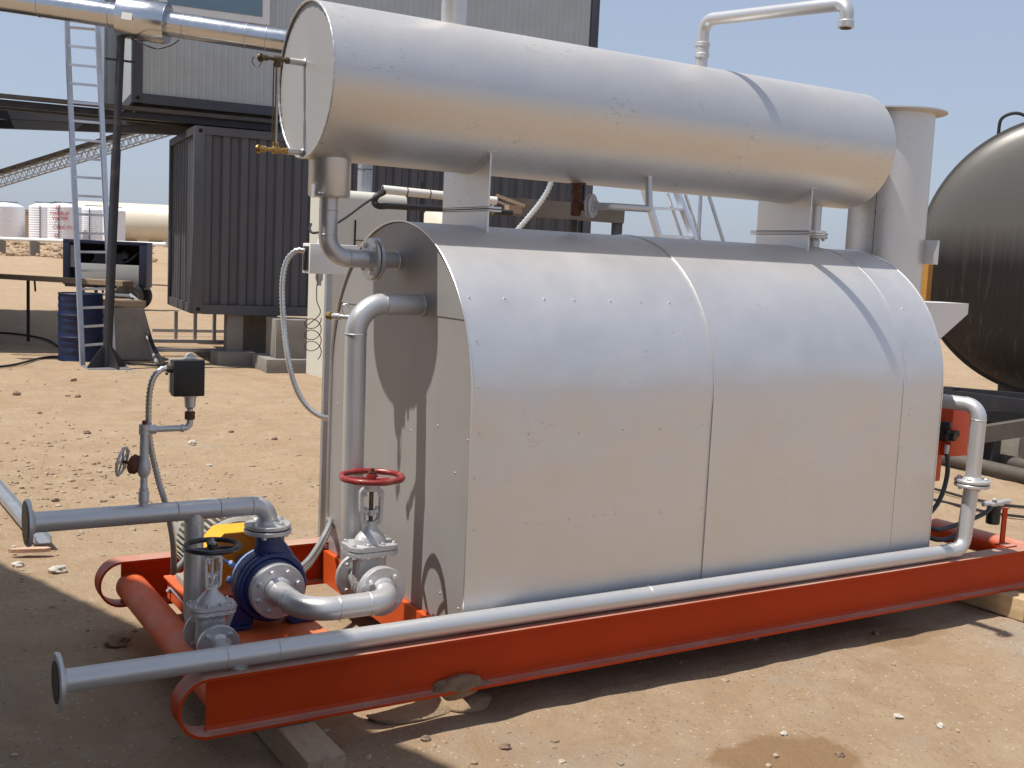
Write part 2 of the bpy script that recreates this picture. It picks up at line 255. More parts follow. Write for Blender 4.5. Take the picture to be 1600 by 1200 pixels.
class MB:
    def __init__(s): s.bm = bmesh.new()
    def box(s, c, size, rot=None, bev=0.0, axes=None):
        c = V(c); h = V(size) / 2
        if axes is None: axes = (V((1, 0, 0)), V((0, 1, 0)), UZ)
        if rot is not None: axes = tuple(rot @ a for a in axes)
        vs = []
        for sx in (-1, 1):
            for sy in (-1, 1):
                for sz in (-1, 1): vs.append(s.bm.verts.new(c + axes[0] * h.x * sx + axes[1] * h.y * sy + axes[2] * h.z * sz))
        fs = [s.bm.faces.new([vs[i] for i in q]) for q in ((0, 1, 3, 2), (4, 6, 7, 5), (0, 4, 5, 1), (2, 3, 7, 6), (0, 2, 6, 4), (1, 5, 7, 3))]
        if bev:
            es = list({e for f in fs for e in f.edges}); bmesh.ops.bevel(s.bm, geom=es, offset=bev, segments=2, profile=0.6, affect='EDGES')
        return s
    def bar(s, a, b, wd, ht, bev=0.0, up=UZ):
        a, b = V(a), V(b); d = (b - a); l = d.length; d.normalize(); sd_ = up.cross(d)
        if sd_.length < 1e-4: sd_ = V((1, 0, 0))
        sd_.normalize(); u = d.cross(sd_); return s.box((a + b) / 2, (l, wd, ht), bev=bev, axes=(d, sd_, u))
    def tube(s, pts, r, n=16, cap=True, closed=False):
        P = [V(p) for p in pts]; N_ = len(P); rs = r if isinstance(r, (list, tuple)) else [r] * N_
        T = []
        for i in range(N_):
            if closed: t = P[(i + 1) % N_] - P[i - 1]
            elif i == 0: t = P[1] - P[0]
            elif i == N_ - 1: t = P[-1] - P[-2]
            else: t = (P[i + 1] - P[i]).normalized() + (P[i] - P[i - 1]).normalized()
            T.append(t.normalized() if t.length > 1e-9 else (T[-1] if T else V((1, 0, 0))))
        u, v, _ = frame(T[0]); rings = []
        for i in range(N_):
            u = (u - T[i] * u.dot(T[i])).normalized(); v = T[i].cross(u)
            rings.append([s.bm.verts.new(P[i] + (u * math.cos(2 * PI * k / n) + v * math.sin(2 * PI * k / n)) * rs[i]) for k in range(n)])
        for i in range(N_ if closed else N_ - 1):
            a, b = rings[i], rings[(i + 1) % N_]
            for k in range(n): s.bm.faces.new((a[k], a[(k + 1) % n], b[(k + 1) % n], b[k]))
        if cap and not closed:
            s.bm.faces.new(rings[0][::-1]); s.bm.faces.new(rings[-1])
        return s
    def cyl(s, a, b, r, n=20, r2=None): return s.tube([a, b], [r, r if r2 is None else r2], n)
    def lathe(s, prof, o, ax, n=24, cap=True):       # prof: (radius, height)
        o = V(o); u, v, a = frame(ax); rings = []
        for r, h in prof:
            rings.append([s.bm.verts.new(o + a * h + (u * math.cos(2 * PI * k / n) + v * math.sin(2 * PI * k / n)) * max(r, 1e-4)) for k in range(n)])
        for p, q in zip(rings[:-1], rings[1:]):
            for k in range(n): s.bm.faces.new((p[k], p[(k + 1) % n], q[(k + 1) % n], q[k]))
        if cap: s.bm.faces.new(rings[0][::-1]); s.bm.faces.new(rings[-1])
        return s
    def prism(s, poly, o, u, v, d):                   # poly in (u,v), extruded by vector d
        o, u, v, d = V(o), V(u), V(v), V(d)
        a = [s.bm.verts.new(o + u * p[0] + v * p[1]) for p in poly]; b = [s.bm.verts.new(x.co + d) for x in a]; n = len(a)
        s.bm.faces.new(a[::-1]); s.bm.faces.new(b)
        for k in range(n): s.bm.faces.new((a[k], a[(k + 1) % n], b[(k + 1) % n], b[k]))
        return s
    def sweep(s, prof, d, closed=False, thick=None):  # open 3D polyline extruded along d as a sheet (optional thickness by normal later)
        a = [s.bm.verts.new(V(p)) for p in prof]; b = [s.bm.verts.new(V(p) + V(d)) for p in prof]; n = len(a)
        for k in range(n if closed else n - 1): s.bm.faces.new((a[k], a[(k + 1) % n], b[(k + 1) % n], b[k]))
        return s
    def torus(s, c, ax, R, r, n=40, m=12):
        u, v, _ = frame(ax); c = V(c)
        return s.tube([c + (u * math.cos(2 * PI * k / n) + v * math.sin(2 * PI * k / n)) * R for k in range(n)], r, m, closed=True)
    def ball(s, c, r, sub=2, sc=(1, 1, 1), rough=0.0, seed=0):
        mt = Mx.Translation(V(c)) @ Mx.Diagonal((*sc, 1)); q = bmesh.ops.create_icosphere(s.bm, subdivisions=sub, radius=r, matrix=Mx())
        for v_ in q['verts']:
            if rough: v_.co *= 1 + rough * noise.noise(v_.co * (1.6 / r) + V((seed * 3.1, seed, 0)))
            v_.co = mt @ v_.co
        return s
    def build(s, name, m, parent=None, ang=32, smooth=True):
        bmesh.ops.recalc_face_normals(s.bm, faces=s.bm.faces)
        if smooth:
            for f in s.bm.faces: f.smooth = True
            lim = R_(ang)
            for e in s.bm.edges:
                e.smooth = len(e.link_faces) != 2 or e.calc_face_angle(0) < lim
        me = bpy.data.meshes.new(name); s.bm.to_mesh(me); s.bm.free(); o = bpy.data.objects.new(name, me); COL.objects.link(o)
        for mm in (m if isinstance(m, list) else [m]): me.materials.append(mm)
        if parent: o.parent = parent
        return o
def tag(o, label=None, cat=None, group=None, kind=None):
    if label: o['label'] = label
    if cat: o['category'] = cat
    if group: o['group'] = group
    if kind: o['kind'] = kind
    return o
def thing(name, label, cat, group=None):
    o = bpy.data.objects.new(name, None); COL.objects.link(o); o.empty_display_size = 0.1; return tag(o, label, cat, group)
_bolt = {}
def bolt(parent, pos, ax, sz, m=None):
    m = m or M['bolt']; k = (round(sz, 4), m.name)
    if k not in _bolt:
        b = MB(); b.lathe([(sz * 1.25, 0), (sz * 1.25, sz * 0.25), ], (0, 0, 0), (0, 0, 1), 16); b.lathe([(sz, sz * 0.25), (sz, sz * 1.05), (sz * 0.8, sz * 1.25)], (0, 0, 0), (0, 0, 1), 6)
        o = b.build('bolt', m, ang=25); _bolt[k] = o.data; COL.objects.unlink(o); bpy.data.objects.remove(o)
    o = bpy.data.objects.new('bolt', _bolt[k]); COL.objects.link(o); o.parent = parent
    u, v, a = frame(ax); o.matrix_local = Mx(((u.x, v.x, a.x, pos[0]), (u.y, v.y, a.y, pos[1]), (u.z, v.z, a.z, pos[2]), (0, 0, 0, 1))); o['_inst'] = 1
    return o
def flange(parent, c, ax, R, t=0.016, nb=4, sz=0.009, rr=0.74, hub=None, off=0.4, both=False, m=None, name='flange'):
    c = V(c); u, v, a = frame(ax); b = MB(); bv = min(0.003, t * 0.2)
    b.lathe([(R - bv, -t / 2), (R, -t / 2 + bv), (R, t / 2 - bv), (R - bv, t / 2)], c, ax, 36)
    if hub: b.lathe([(hub * 1.35, t / 2 - 0.001), (hub * 1.22, t / 2 + 0.006), (hub * 1.02, t / 2 + 0.014)], c, ax, 28)
    f = b.build(name, m or M['silver'], parent)
    for k in range(nb):
        an = off + 2 * PI * k / nb; q = c + (u * math.cos(an) + v * math.sin(an)) * R * rr
        bolt(f, q + a * (t / 2), a, sz)
        if both: bolt(f, q - a * (t / 2), -a, sz)
    return f
def flexpath(pts, r, step=0.011, n=10, per=18):
    P = resample(spline(pts, per), step / 2); return P, [r * (1.06 if k % 2 else 0.76) for k in range(len(P))]
def weld(b, c, ax, R, r=0.0025): b.torus(c, ax, R, r, 28, 6)

# ---------------------------------------------------------------- ground
def smooth(a, b, x):
    t = max(0, min(1, (x - a) / (b - a))); return t * t * (3 - 2 * t)
def depth(x, y): return (V((x, y, 1.8)) - CAM).dot(V((0.5248, 0.8512, 0)))
def gh(x, y):
    d = depth(x, y); z = 0.022 * noise.noise(V((x * 1.1, y * 1.1, 3))) + 0.012 * noise.noise(V((x * 4.3, y * 4.3, 9))) + 0.005 * noise.noise(V((x * 9, y * 9, 5)))
    if d > 26:
        lat = (V((x, y, 0)) - CAM).dot(V((0.8512, -0.5248, 0))) / d
        k = 1.0 - smooth(-0.12, 0.1, lat) * 0.9
        z += (0.95 * smooth(34, 68, d) + 0.72 * smooth(66, 72, d)) * k + 0.05 * noise.noise(V((x * 0.2, y * 0.2, 1))) + 0.18 * smooth(60, 68, d) * (1 - smooth(72, 85, d)) * noise.noise(V((x * 0.5, y * 0.5, 4)))
    else: z -= 0.012
    return z
def axis(lo, hi, f0, f1, fs, gr=1.16):
    c = []; x = f0
    while x <= f1: c.append(x); x += fs
    s = fs; x = c[-1]
    while x < hi: s *= gr; x += s; c.append(x)
    s = fs; x = c[0]; pre = []
    while x > lo: s *= gr; x -= s; pre.append(x)
    return pre[::-1] + c
XS = axis(-900, 900, -2.2, 6.0, 0.06); YS = axis(-60, 1200, -1.8, 9.0, 0.06, 1.08)
me = bpy.data.meshes.new('ground'); vs = [(x, y, gh(x, y)) for y in YS for x in XS]; nx = len(XS)
fs = [(j * nx + i, j * nx + i + 1, (j + 1) * nx + i + 1, (j + 1) * nx + i) for j in range(len(YS) - 1) for i in range(nx - 1)]
me.from_pydata(vs, [], fs); me.materials.append(M['ground'])
for p_ in me.polygons: p_.use_smooth = True
g = bpy.data.objects.new('ground', me); COL.objects.link(g); tag(g, 'dry sandy desert ground strewn with crumbs of stone', 'ground', kind='structure'); g['_keep'] = 1

# ---------------------------------------------------------------- skid
YN, YF = -0.125, 1.45       # outer edge of near rail, inner edge of far rail
ZB, ZT = 0.12, 0.34; FW = 0.10
skid = thing('skid_frame', 'long orange steel skid frame with rounded runner ends carrying the silver boiler', 'skid frame')
def rail(y0, x0, x1):
    b = MB(); zc = (ZB + ZT) / 2; rad = (ZT - ZB) / 2; pts = []
    for k in range(19):
        a = PI / 2 + PI * k / 18; pts.append((x0 + rad * math.cos(a), zc + rad * math.sin(a)))
    pts2 = []
    for k in range(19):
        a = -PI / 2 + PI * k / 18; pts2.append((x1 + rad * math.cos(a), zc + rad * math.sin(a)))
    outer = pts + pts2; t = 0.011
    def inset(p, cx): return (cx + (p[0] - cx) * (rad - t) / rad, zc + (p[1] - zc) * (rad - t) / rad)
    inner = [inset(p, x0) for p in pts] + [inset(p, x1) for p in pts2]; n = len(outer)
    vo = [[b.bm.verts.new((p[0], y, p[1])) for p in outer] for y in (y0, y0 + FW)]; vi = [[b.bm.verts.new((p[0], y, p[1])) for p in inner] for y in (y0, y0 + FW)]
    for k in range(n):
        j = (k + 1) % n
        b.bm.faces.new((vo[0][k], vo[0][j], vo[1][j], vo[1][k])); b.bm.faces.new((vi[0][k], vi[1][k], vi[1][j], vi[0][j]))
        b.bm.faces.new((vo[0][k], vi[0][k], vi[0][j], vo[0][j])); b.bm.faces.new((vo[1][k], vo[1][j], vi[1][j], vi[1][k]))
    r = b.build('side_rail', M['orange'], skid, ang=25)
    wb = MB(); wb.box(((x0 + x1) / 2, y0 + FW / 2, zc), (x1 - x0, 0.008, ZT - ZB - 2 * t - 0.001))
    for zz, s_ in ((ZB + t, 1), (ZT - t, -1)):          # root fillets of the rolled section
        for s2 in (-1, 1): wb.prism([(0, 0), (0.016, 0), (0.004, 0.004), (0, 0.018)], (x0, y0 + FW / 2 + s2 * 0.004, zz), (0, s2, 0), (0, 0, s_), (x1 - x0, 0, 0))
    wb.build('web', M['orange'], r)
    return r
rail(YN, -1.06, 4.35); rail(YF, -1.01, 4.35)
for (x, z) in ((-0.965, 0.205), (-0.70, 0.205), (3.30, 0.205), (4.0, 0.205)):
    b = MB(); b.cyl((x, YN + FW / 2 + 0.004, z), (x, YF + FW / 2 - 0.004, z), 0.069, 28); b.build('cross_pipe', M['orange_sun_dusty'] if x < 0 else M['orange'], skid)
for x in (-0.012, 1.3, 2.75):
    b = MB(); b.box((x, (YN + YF + FW) / 2, 0.215), (0.008, YF - YN - FW + 0.008, 0.165)); b.box((x + 0.035, (YN + YF + FW) / 2, 0.2935), (0.062, YF - YN - FW + 0.008, 0.008)); b.box((x + 0.035, (YN + YF + FW) / 2, 0.1365), (0.062, YF - YN - FW + 0.008, 0.008))
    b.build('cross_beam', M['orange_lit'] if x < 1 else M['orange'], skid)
b = MB(); b.box((-0.665, 0.75, 0.296), (0.40, 1.08, 0.010), bev=0.002)
for xx in (-0.845, -0.485): b.box((xx, 0.75, 0.245), (0.008, 1.06, 0.09))
b.build('base_plate', M['orange_sun_dusty'], skid)

# ---------------------------------------------------------------- boiler
W, HS, HA, BZ, BL = 1.4658, 1.2423, 0.732, 0.30, 2.8653
def arch(x, off=0.0, n=44, z0=BZ):
    P = [V((x, -off, z0)), V((x, -off, (z0 + HS) / 2))]
    for k in range(n + 1):
        t = PI * k / n; P.append(V((x, W / 2 - (W / 2 + off) * math.cos(t), HS + (HA + off) * math.sin(t))))
    return P + [V((x, W + off, (z0 + HS) / 2)), V((x, W + off, z0))]
boiler = thing('boiler', 'large arch-topped silver hot oil boiler with riveted sheet jacket on the orange skid', 'boiler')
jack = []
for (x0, x1, off) in ((0.0, 1.272, 0.0), (1.262, 2.552, 0.0035), (2.542, BL, 0.0)):
    b = MB(); A = arch(x0, off); Bq = arch(x0, off - 0.003)
    b.sweep(A, (x1 - x0, 0, 0)); b.sweep(Bq, (x1 - x0, 0, 0))
    for xx in (0, x1 - x0):
        va = [b.bm.verts.new(p + V((xx, 0, 0))) for p in A]; vb = [b.bm.verts.new(p + V((xx, 0, 0))) for p in Bq]
        for k in range(len(va) - 1): b.bm.faces.new((va[k], va[k + 1], vb[k + 1], vb[k]))
    jack.append(b.build('jacket_panel', M['jacket'], boiler, ang=40))
# end panels: upper and lower sheets lapped at a seam
def endpanel(x, t, z0, z1, y0=0.006):
    P = [p for p in arch(x, -y0, 60, z0) if z0 <= p.z <= z1]
    L_ = [p for p in arch(x, -y0, 60, z0) if p.y <= W / 2 and z0 <= p.z <= z1]; Rr = [p for p in arch(x, -y0, 60, z0) if p.y > W / 2 and z0 <= p.z <= z1]
    if z1 < HS + HA - 0.02:
        st = math.asin((z1 - HS) / (HA - y0)); yy = W / 2 - (W / 2 - y0) * math.cos(st); L_.append(V((x, yy, z1))); Rr.insert(0, V((x, W - yy, z1)))
    elif z0 > HS:
        st = math.asin((z0 - HS) / (HA - y0)); yy = W / 2 - (W / 2 - y0) * math.cos(st); L_ = [V((x, yy, z0))] + [p for p in L_ if p.z > z0 + 1e-4]; Rr = [p for p in Rr if p.z > z0 + 1e-4] + [V((x, W - yy, z0))]
    b = MB(); b.prism([(p.y, p.z) for p in L_ + Rr], (x, 0, 0), (0, 1, 0), (0, 0, 1), (t, 0, 0)); return b
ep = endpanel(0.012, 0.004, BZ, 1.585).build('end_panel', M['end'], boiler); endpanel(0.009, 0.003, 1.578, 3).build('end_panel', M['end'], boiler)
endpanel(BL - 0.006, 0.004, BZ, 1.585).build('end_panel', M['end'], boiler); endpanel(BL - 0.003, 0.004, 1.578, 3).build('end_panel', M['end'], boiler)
# bright folded edges on front, seams and back
for x, off in ((0.0, 0.0015), (1.262, 0.005), (2.552, 0.005), (BL, 0.0015)):
    b = MB(); P = arch(x, off); b.tube(P, 0.0028 if x in (0.0, BL) else 0.0016, 6); b.build('seam_edge', M['rim'], boiler)
rv = []
def jn(t, off=0.0): return (W / 2 - (W / 2 + off) * math.cos(t), HS + (HA + off) * math.sin(t))
b = MB(); b.ball((0, 0, 0), 0.0042, 1, (1, 1, 0.75)); _o = b.build('rivet', M['rim']); RVM = _o.data; bpy.data.objects.remove(_o)
def rivet(par, x, y, z):
    o = bpy.data.objects.new('rivet', RVM); COL.objects.link(o); o.parent = par; o.location = (x, y, z); o['_inst'] = 1
spots = [(0.05 + k * 0.175 + random.uniform(-0.02, 0.02), 0.62) for k in range(16)]
for x in (0.035, 1.292, 2.58, BL - 0.04):
    for t in (0.36, 0.1): spots.append((x, t))
for (x, t) in spots:
    y, z = jn(t, 0.003); rivet(jack[0] if x < 1.262 else jack[1] if x < 2.552 else jack[2], x, y, z)
for z in (1.12, 0.74):
    for k in range(12):
        x = 0.04 + k * 0.235 + random.uniform(-0.02, 0.02); rivet(jack[0] if x < 1.262 else jack[1] if x < 2.552 else jack[2], x, -0.003, z + random.uniform(-0.01, 0.01))
for x in (0.03, 1.29, 2.58, BL - 0.03):
    for z in (0.42, 0.95): rivet(jack[0] if x < 1.262 else jack[1] if x < 2.552 else jack[2], x, -0.003, z)
for y, z in ((0.04, 1.1), (0.13, 0.95), (0.30, 1.12), (0.42, 1.05), (0.55, 1.06), (0.62, 1.11), (1.1, 1.04), (1.38, 1.07), (0.06, 0.40), (0.22, 0.42), (1.40, 0.42), (1.40, 1.50)): rivet(ep, 0.011, y, z)
b = MB(); b.box((BL / 2, W / 2, BZ + 0.012), (BL - 0.04, W - 0.03, 0.006)); b.build('floor_plate', M['end'], boiler)
b = MB(); b.box((BL + 0.10, W / 2, 1.0), (0.20, 1.0, 1.2), bev=0.02); b.build('flue_box', M['jacket'], boiler)
# aluminium canopy bracket at the rear, over the burner
br = MB(); o_ = V((3.27, 0.10, 1.70))
br.prism([(0, 0), (0.20, 0), (0.20, -0.055), (0, -0.30)], (2.87, 0.17, 1.70), (1.9, 0, 0), (0, 0, 1), (0, 0.004, 0)); br.box((3.06, 0.30, 1.702), (0.38, 0.26, 0.004)); br.box((3.25, 0.30, 1.675), (0.004, 0.26, 0.055))
br.build('rear_bracket', M['white'], boiler)
b = MB(); b.box((3.33, 0.54, 1.985), (0.02, 0.15, 0.14), bev=0.003); b.bar((3.33, 0.6, 1.92), (3.1, 0.72, 1.90), 0.02, 0.02); b.build('identification_plate', M['jacket'], boiler)

# expansion drum on top
RD, YD, ZD, DX0, DX1 = 0.3231, W / 2, 2.5321, -0.4482, 2.8311
drum = thing('expansion_drum', 'long horizontal silver expansion drum mounted on saddles above the boiler', 'tank')
b = MB(); b.lathe([(RD - 0.006, 0.0), (RD, 0.0), (RD, DX1 - DX0), (RD - 0.02, DX1 - DX0 + 0.002)], (DX0, YD, ZD), (1, 0, 0), 128, cap=False); b.build('shell', M['drum'], drum, ang=40)
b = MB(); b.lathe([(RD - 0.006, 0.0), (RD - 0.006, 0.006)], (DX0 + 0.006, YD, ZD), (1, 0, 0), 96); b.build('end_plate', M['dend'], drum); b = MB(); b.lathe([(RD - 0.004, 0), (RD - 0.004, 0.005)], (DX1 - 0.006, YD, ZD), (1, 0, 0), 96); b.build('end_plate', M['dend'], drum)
b = MB(); b.tube([V((DX0, YD + (RD - 0.004) * math.cos(2 * PI * k / 160), ZD + (RD - 0.004) * math.sin(2 * PI * k / 160))) for k in range(160)], [0.0052 + 0.0012 * math.sin(k * 2.3) + 0.0008 * math.sin(k * 5.1) for k in range(160)], 8, closed=True); b.build('weld_bead', M['silver'], drum)
# saddles: bent plates, upper one to the drum, lower one to the boiler
def saddle(x, yw, zs, kind):
    s_ = MB(); t = 0.008; zf = 2.045
    top = []
    for k in range(13):
        y = YD - yw + 2 * yw * k / 12; top.append((y, ZD - math.sqrt(RD ** 2 - (y - YD) ** 2) + 0.004))
    s_.prism([(YD + yw, zf + 0.008), (YD - yw, zf + 0.008)] + top, (x, 0, 0), (0, 1, 0), (0, 0, 1), (t, 0, 0))
    s_.box((x + 0.035 + (0 if kind else -0.0), YD, zf + 0.008), (0.07, 2 * yw + (0.0 if kind == 0 else 0.10), 0.008 if kind == 0 else 0.013), bev=0.001)
    up = s_.build('saddle_plate', M['jacket'], drum)
    s_ = MB(); bot = []
    for k in range(13):
        y = YD - yw + 2 * yw * k / 12; bot.append((y, HS + HA * math.sqrt(max(0, 1 - ((y - YD) / (W / 2)) ** 2)) - 0.004))
    s_.prism([(YD + yw, zf - 0.006), (YD - yw, zf - 0.006)] + bot, (x, 0, 0), (0, 1, 0), (0, 0, 1), (t, 0, 0))
    s_.box((x + 0.035, YD, zf - 0.006), (0.07, 2 * yw + (0.0 if kind == 0 else 0.10), 0.008), bev=0.001)
    lo = s_.build('saddle_plate', M['jacket'], drum)
    for y in (YD - yw * 0.8, YD, YD + yw * 0.8):
        bolt(up, V((x + 0.045, y, zf + 0.012)), UZ, 0.010); bolt(lo, V((x + 0.045, y, zf - 0.012)), -UZ, 0.010, M['brass'])
    s_ = MB()   # uneven weld and repaired paint where the plate meets the shell
    P = [V((x - 0.003, y, z - 0.004)) for (y, z) in top]; s_.tube(P, 0.006, 6)
    s_.box((x + 0.004, YD - yw - 0.004, top[0][1] + 0.004), (0.05, 0.012, 0.010), bev=0.002); s_.build('weld_bead', M['silver2'], drum)
saddle(0.335, 0.215, 0, 0); saddle(2.345, 0.20, 0, 1)
# nozzle with reducer under the front of the drum
b = MB(); zz = ZD - RD
b.lathe([(0.090, 0), (0.090, 0.205), (0.086, 0.213), (0.048, 0.216)], (-0.325, 0.74, zz + 0.06), (0, 0, -1), 40); b.torus((-0.325, 0.74, zz + 0.018), UZ, 0.092, 0.005, 32, 6); b.build('nozzle', M['drum'], drum)
b = MB(); b.box((-0.412, 0.70, 2.075), (0.006, 0.03, 0.055)); b.box((-0.395, 0.655, 2.068), (0.02, 0.02, 0.006)); b.build('lug', M['silver'], drum)
b = MB(); b.lathe([(0.062, 0), (0.056, 0.006), (0.056, 0.5)], (0.24, YD, ZD + RD - 0.01), UZ, 32); b.build('top_nozzle', M['drum'], drum)

# feed pipe from drum nozzle to boiler end
p = thing('feed_pipe', 'silver elbow pipe with bolted flange joint running from drum nozzle into boiler end', 'pipe')
b = MB(); r = 0.040; P = fillet([(-0.325, 0.74, 2.06), (-0.325, 0.74, 1.800), (-0.12, 0.74, 1.800)], 0.095, 14); b.tube(P, r, 28)
for c, a in (((-0.325, 0.74, 1.897), UZ), ((-0.228, 0.74, 1.80), (1, 0, 0)), ((-0.325, 0.74, 2.0), UZ)): weld(b, c, a, r, 0.0022)
b.build('elbow', M['silver'], p)
b = MB(); b.cyl((-0.10, 0.74, 1.800), (0.012, 0.74, 1.800), 0.037, 28); weld(b, (0.007, 0.74, 1.80), (1, 0, 0), 0.037, 0.004); b.build('stub', M['silver'], p)
flange(p, (-0.121, 0.74, 1.80), (-1, 0, 0), 0.094, 0.018, 4, 0.012, hub=0.042, off=0.6)
b = MB(); b.lathe([(0.090, 0), (0.090, 0.004)], (-0.112, 0.74, 1.80), (1, 0, 0), 36); b.build('gasket', M['gasket'], p)
flange(p, (-0.099, 0.74, 1.80), (1, 0, 0), 0.094, 0.018, 4, 0.012, hub=0.040, off=0.6)

# level gauge on the drum end
lg = thing('level_gauge', 'brass and glass tubular level gauge on the round end plate of the drum', 'gauge')
for z, nm in ((2.605, 0), (2.235, 1)):
    b = MB(); b.cyl((DX0 + 0.006, 0.76, z), (DX0 - 0.062, 0.76, z), 0.014, 18); b.torus((DX0 + 0.004, 0.76, z), (1, 0, 0), 0.015, 0.004, 18, 6); b.build('nipple', M['silver'], lg)
    b = MB(); xx = DX0 - 0.062
    b.lathe([(0.010, 0), (0.014, 0.002), (0.014, 0.016), (0.009, 0.018), (0.009, 0.035), (0.015, 0.037), (0.017, 0.05), (0.015, 0.064), (0.008, 0.066), (0.008, 0.09), (0.013, 0.092), (0.013, 0.112), (0.005, 0.116)], (xx, 0.76, z), (-1, 0, 0), 14)
    b.lathe([(0.014, -0.004), (0.014, 0.03), (0.008, 0.034)], (xx - 0.05, 0.76, z), (0, 0, -1 if nm == 0 else 1), 8)
    b.build('gauge_cock', M['dbrass'] if nm == 0 else M['brass'], lg)
    b = MB(); b.lathe([(0.006, 0), (0.006, 0.02), (0.018, 0.021), (0.018, 0.030)], (xx - 0.10, 0.76, z), (-0.6, 0.8, 0), 12)
    if nm == 0: b.torus((xx - 0.125, 0.80, z - 0.014), (0.6, 0.6, 0.3), 0.020, 0.0018, 20, 6)
    b.build('cock_handle', M['dbrass'] if nm == 0 else M['brass'], lg)
b = MB(); b.cyl((DX0 - 0.112, 0.76, 2.25), (DX0 - 0.112, 0.76, 2.59), 0.006, 12); b.build('glass_tube', M['glass'], lg)
b = MB()
for yy in (0.744, 0.776): b.cyl((DX0 - 0.122, yy, 2.25), (DX0 - 0.122, yy, 2.59), 0.003, 8)
b.build('guard_rod', M['dbrass'], lg)

# drain branch under the drum
dp = thing('drain_branch', 'rusty nipple and small round blind flange with thin silver pipe under the drum', 'pipe')
b = MB(); b.lathe([(0.050, 0), (0.046, 0.014), (0.022, 0.018), (0.022, 0.045), (0.028, 0.048), (0.030, 0.06), (0.020, 0.065), (0.020, 0.10)], (0.955, YD, 2.222), (0, 0, -1), 20); b.lathe([(0.026, 0), (0.026, 0.06), (0.018, 0.066)], (0.955, YD, 2.12), (0, 0, -1), 16); b.lathe([(0.018, 0), (0.018, 0.04)], (0.955, YD, 2.098), (0.75, -0.65, 0), 14); b.build('rusty_nipple', M['rust'], dp)
f = flange(dp, (1.015, 0.680, 2.105), (0.55, -0.835, 0), 0.058, 0.013, 4, 0.009, off=0.5, rr=0.66, m=M['silver2']); f = flange(dp, (1.0065, 0.693, 2.105), (-0.55, 0.835, 0), 0.058, 0.013, 4, 0.008, off=0.5, rr=0.66, m=M['silver2'])
b = MB(); b.tube(fillet([(1.015, 0.680, 2.105), (1.065, 0.60, 2.105), (1.262, 0.55, 2.105), (1.262, 0.57, 2.27)], [0.04, 0.012], 6), 0.0175, 16); b.build('branch_pipe', M['silver'], dp)

bc = thing('balance_pipe', 'short upright silver pipe with flanged joint beside the rear saddle', 'pipe')
b = MB(); b.cyl((2.60, YD, 1.96), (2.60, YD, 2.24), 0.030, 20); b.build('stub', M['silver'], bc)
flange(bc, (2.60, YD, 2.052), UZ, 0.072, 0.014, 4, 0.010); flange(bc, (2.60, YD, 2.034), -UZ, 0.072, 0.014, 4, 0.010)
# overflow pipe over the drum
ov = thing('overflow_pipe', 'silver gooseneck overflow pipe rising from the drum top with open downturned end', 'pipe')
E1 = V((1.69, YD, 3.095)); E2 = V((1.78, -0.14, 3.045)); EN = E2 + V((0.0, 0, -0.105))
P = fillet([(1.69, YD, 2.84), E1, E2, EN], [0.06, 0.055], 12); b = MB(); b.tube(P, 0.031, 26); b.lathe([(0.0325, 0), (0.036, 0.004), (0.036, 0.03), (0.0325, 0.034)], EN + V((0, 0, 0.03)), (0, 0, -1), 26); b.build('bent_pipe', M['silver'], ov)
b = MB(); b.lathe([(0.032, 0), (0.038, 0.004), (0.038, 0.018), (0.034, 0.022), (0.034, 0.055), (0.038, 0.058), (0.038, 0.074), (0.031, 0.078)], (1.69, YD, 2.905), UZ, 26); b.build('coupling', M['silver2'], ov)
b = MB(); b.lathe([(0.024, 0), (0.024, 0.004)], EN + V((0, 0, -0.0035)), (0, 0, -1), 20); b.build('bore', M['rust'], ov)

# chimney stack
ck = thing('chimney_stack', 'wide silver chimney stack with flared rim at the rear of the boiler', 'chimney')
b = MB(); SX, SY = 3.19, 0.735
b.lathe([(0.224, 0), (0.224, 1.22), (0.24, 1.226), (0.29, 1.232), (0.29, 1.240), (0.20, 1.241), (0.20, 0.9)], (SX, SY, 1.55), UZ, 64, cap=False); b.build('stack_shell', M['drum'], ck, ang=40)
b = MB(); b.cyl((SX + 0.2245 * math.cos(3.55), SY + 0.2245 * math.sin(3.55), 1.6), (SX + 0.2245 * math.cos(3.55), SY + 0.2245 * math.sin(3.55), 2.77), 0.0018, 6); b.build('seam', M['steel'], ck)
for _o in (ck.children[0],): pass

# big inlet pipe from boiler end down to the large valve
VX, VY, VZ = -0.275, 0.315, 0.47
bp_ = thing('inlet_pipe', 'wide silver pipe elbowing out of boiler end and dropping behind the red-wheeled valve', 'pipe')
b = MB(); r = 0.0455; P = fillet([(0.012, 0.49, 1.615), (-0.292, 0.49, 1.615), (-0.275, 0.50, 0.47), (VX, 0.43, VZ)], [0.125, 0.06], 16); b.tube(P, r, 32)
for c, a in (((-0.165, 0.49, 1.615), (1, 0, 0)), ((-0.29, 0.49, 1.488), UZ), ((0.009, 0.49, 1.615), (1, 0, 0))): weld(b, c, a, r, 0.0032)
b.build('elbow_run', M['silver'], bp_)
sc = thing('sample_cock', 'small brass test cock sticking out beside the wide inlet pipe elbow', 'valve')
b = MB(); b.lathe([(0.010, 0), (0.010, 0.05), (0.014, 0.052), (0.014, 0.07), (0.011, 0.09)], (-0.30, 0.53, 1.555), (-0.55, 0.83, 0), 12); b.build('nipple', M['silver'], sc)
b = MB(); b.lathe([(0.014, 0), (0.017, 0.004), (0.017, 0.02), (0.010, 0.024)], (-0.352, 0.608, 1.555), (-0.55, 0.83, 0), 8); b.build('cap', M['brass'], sc)
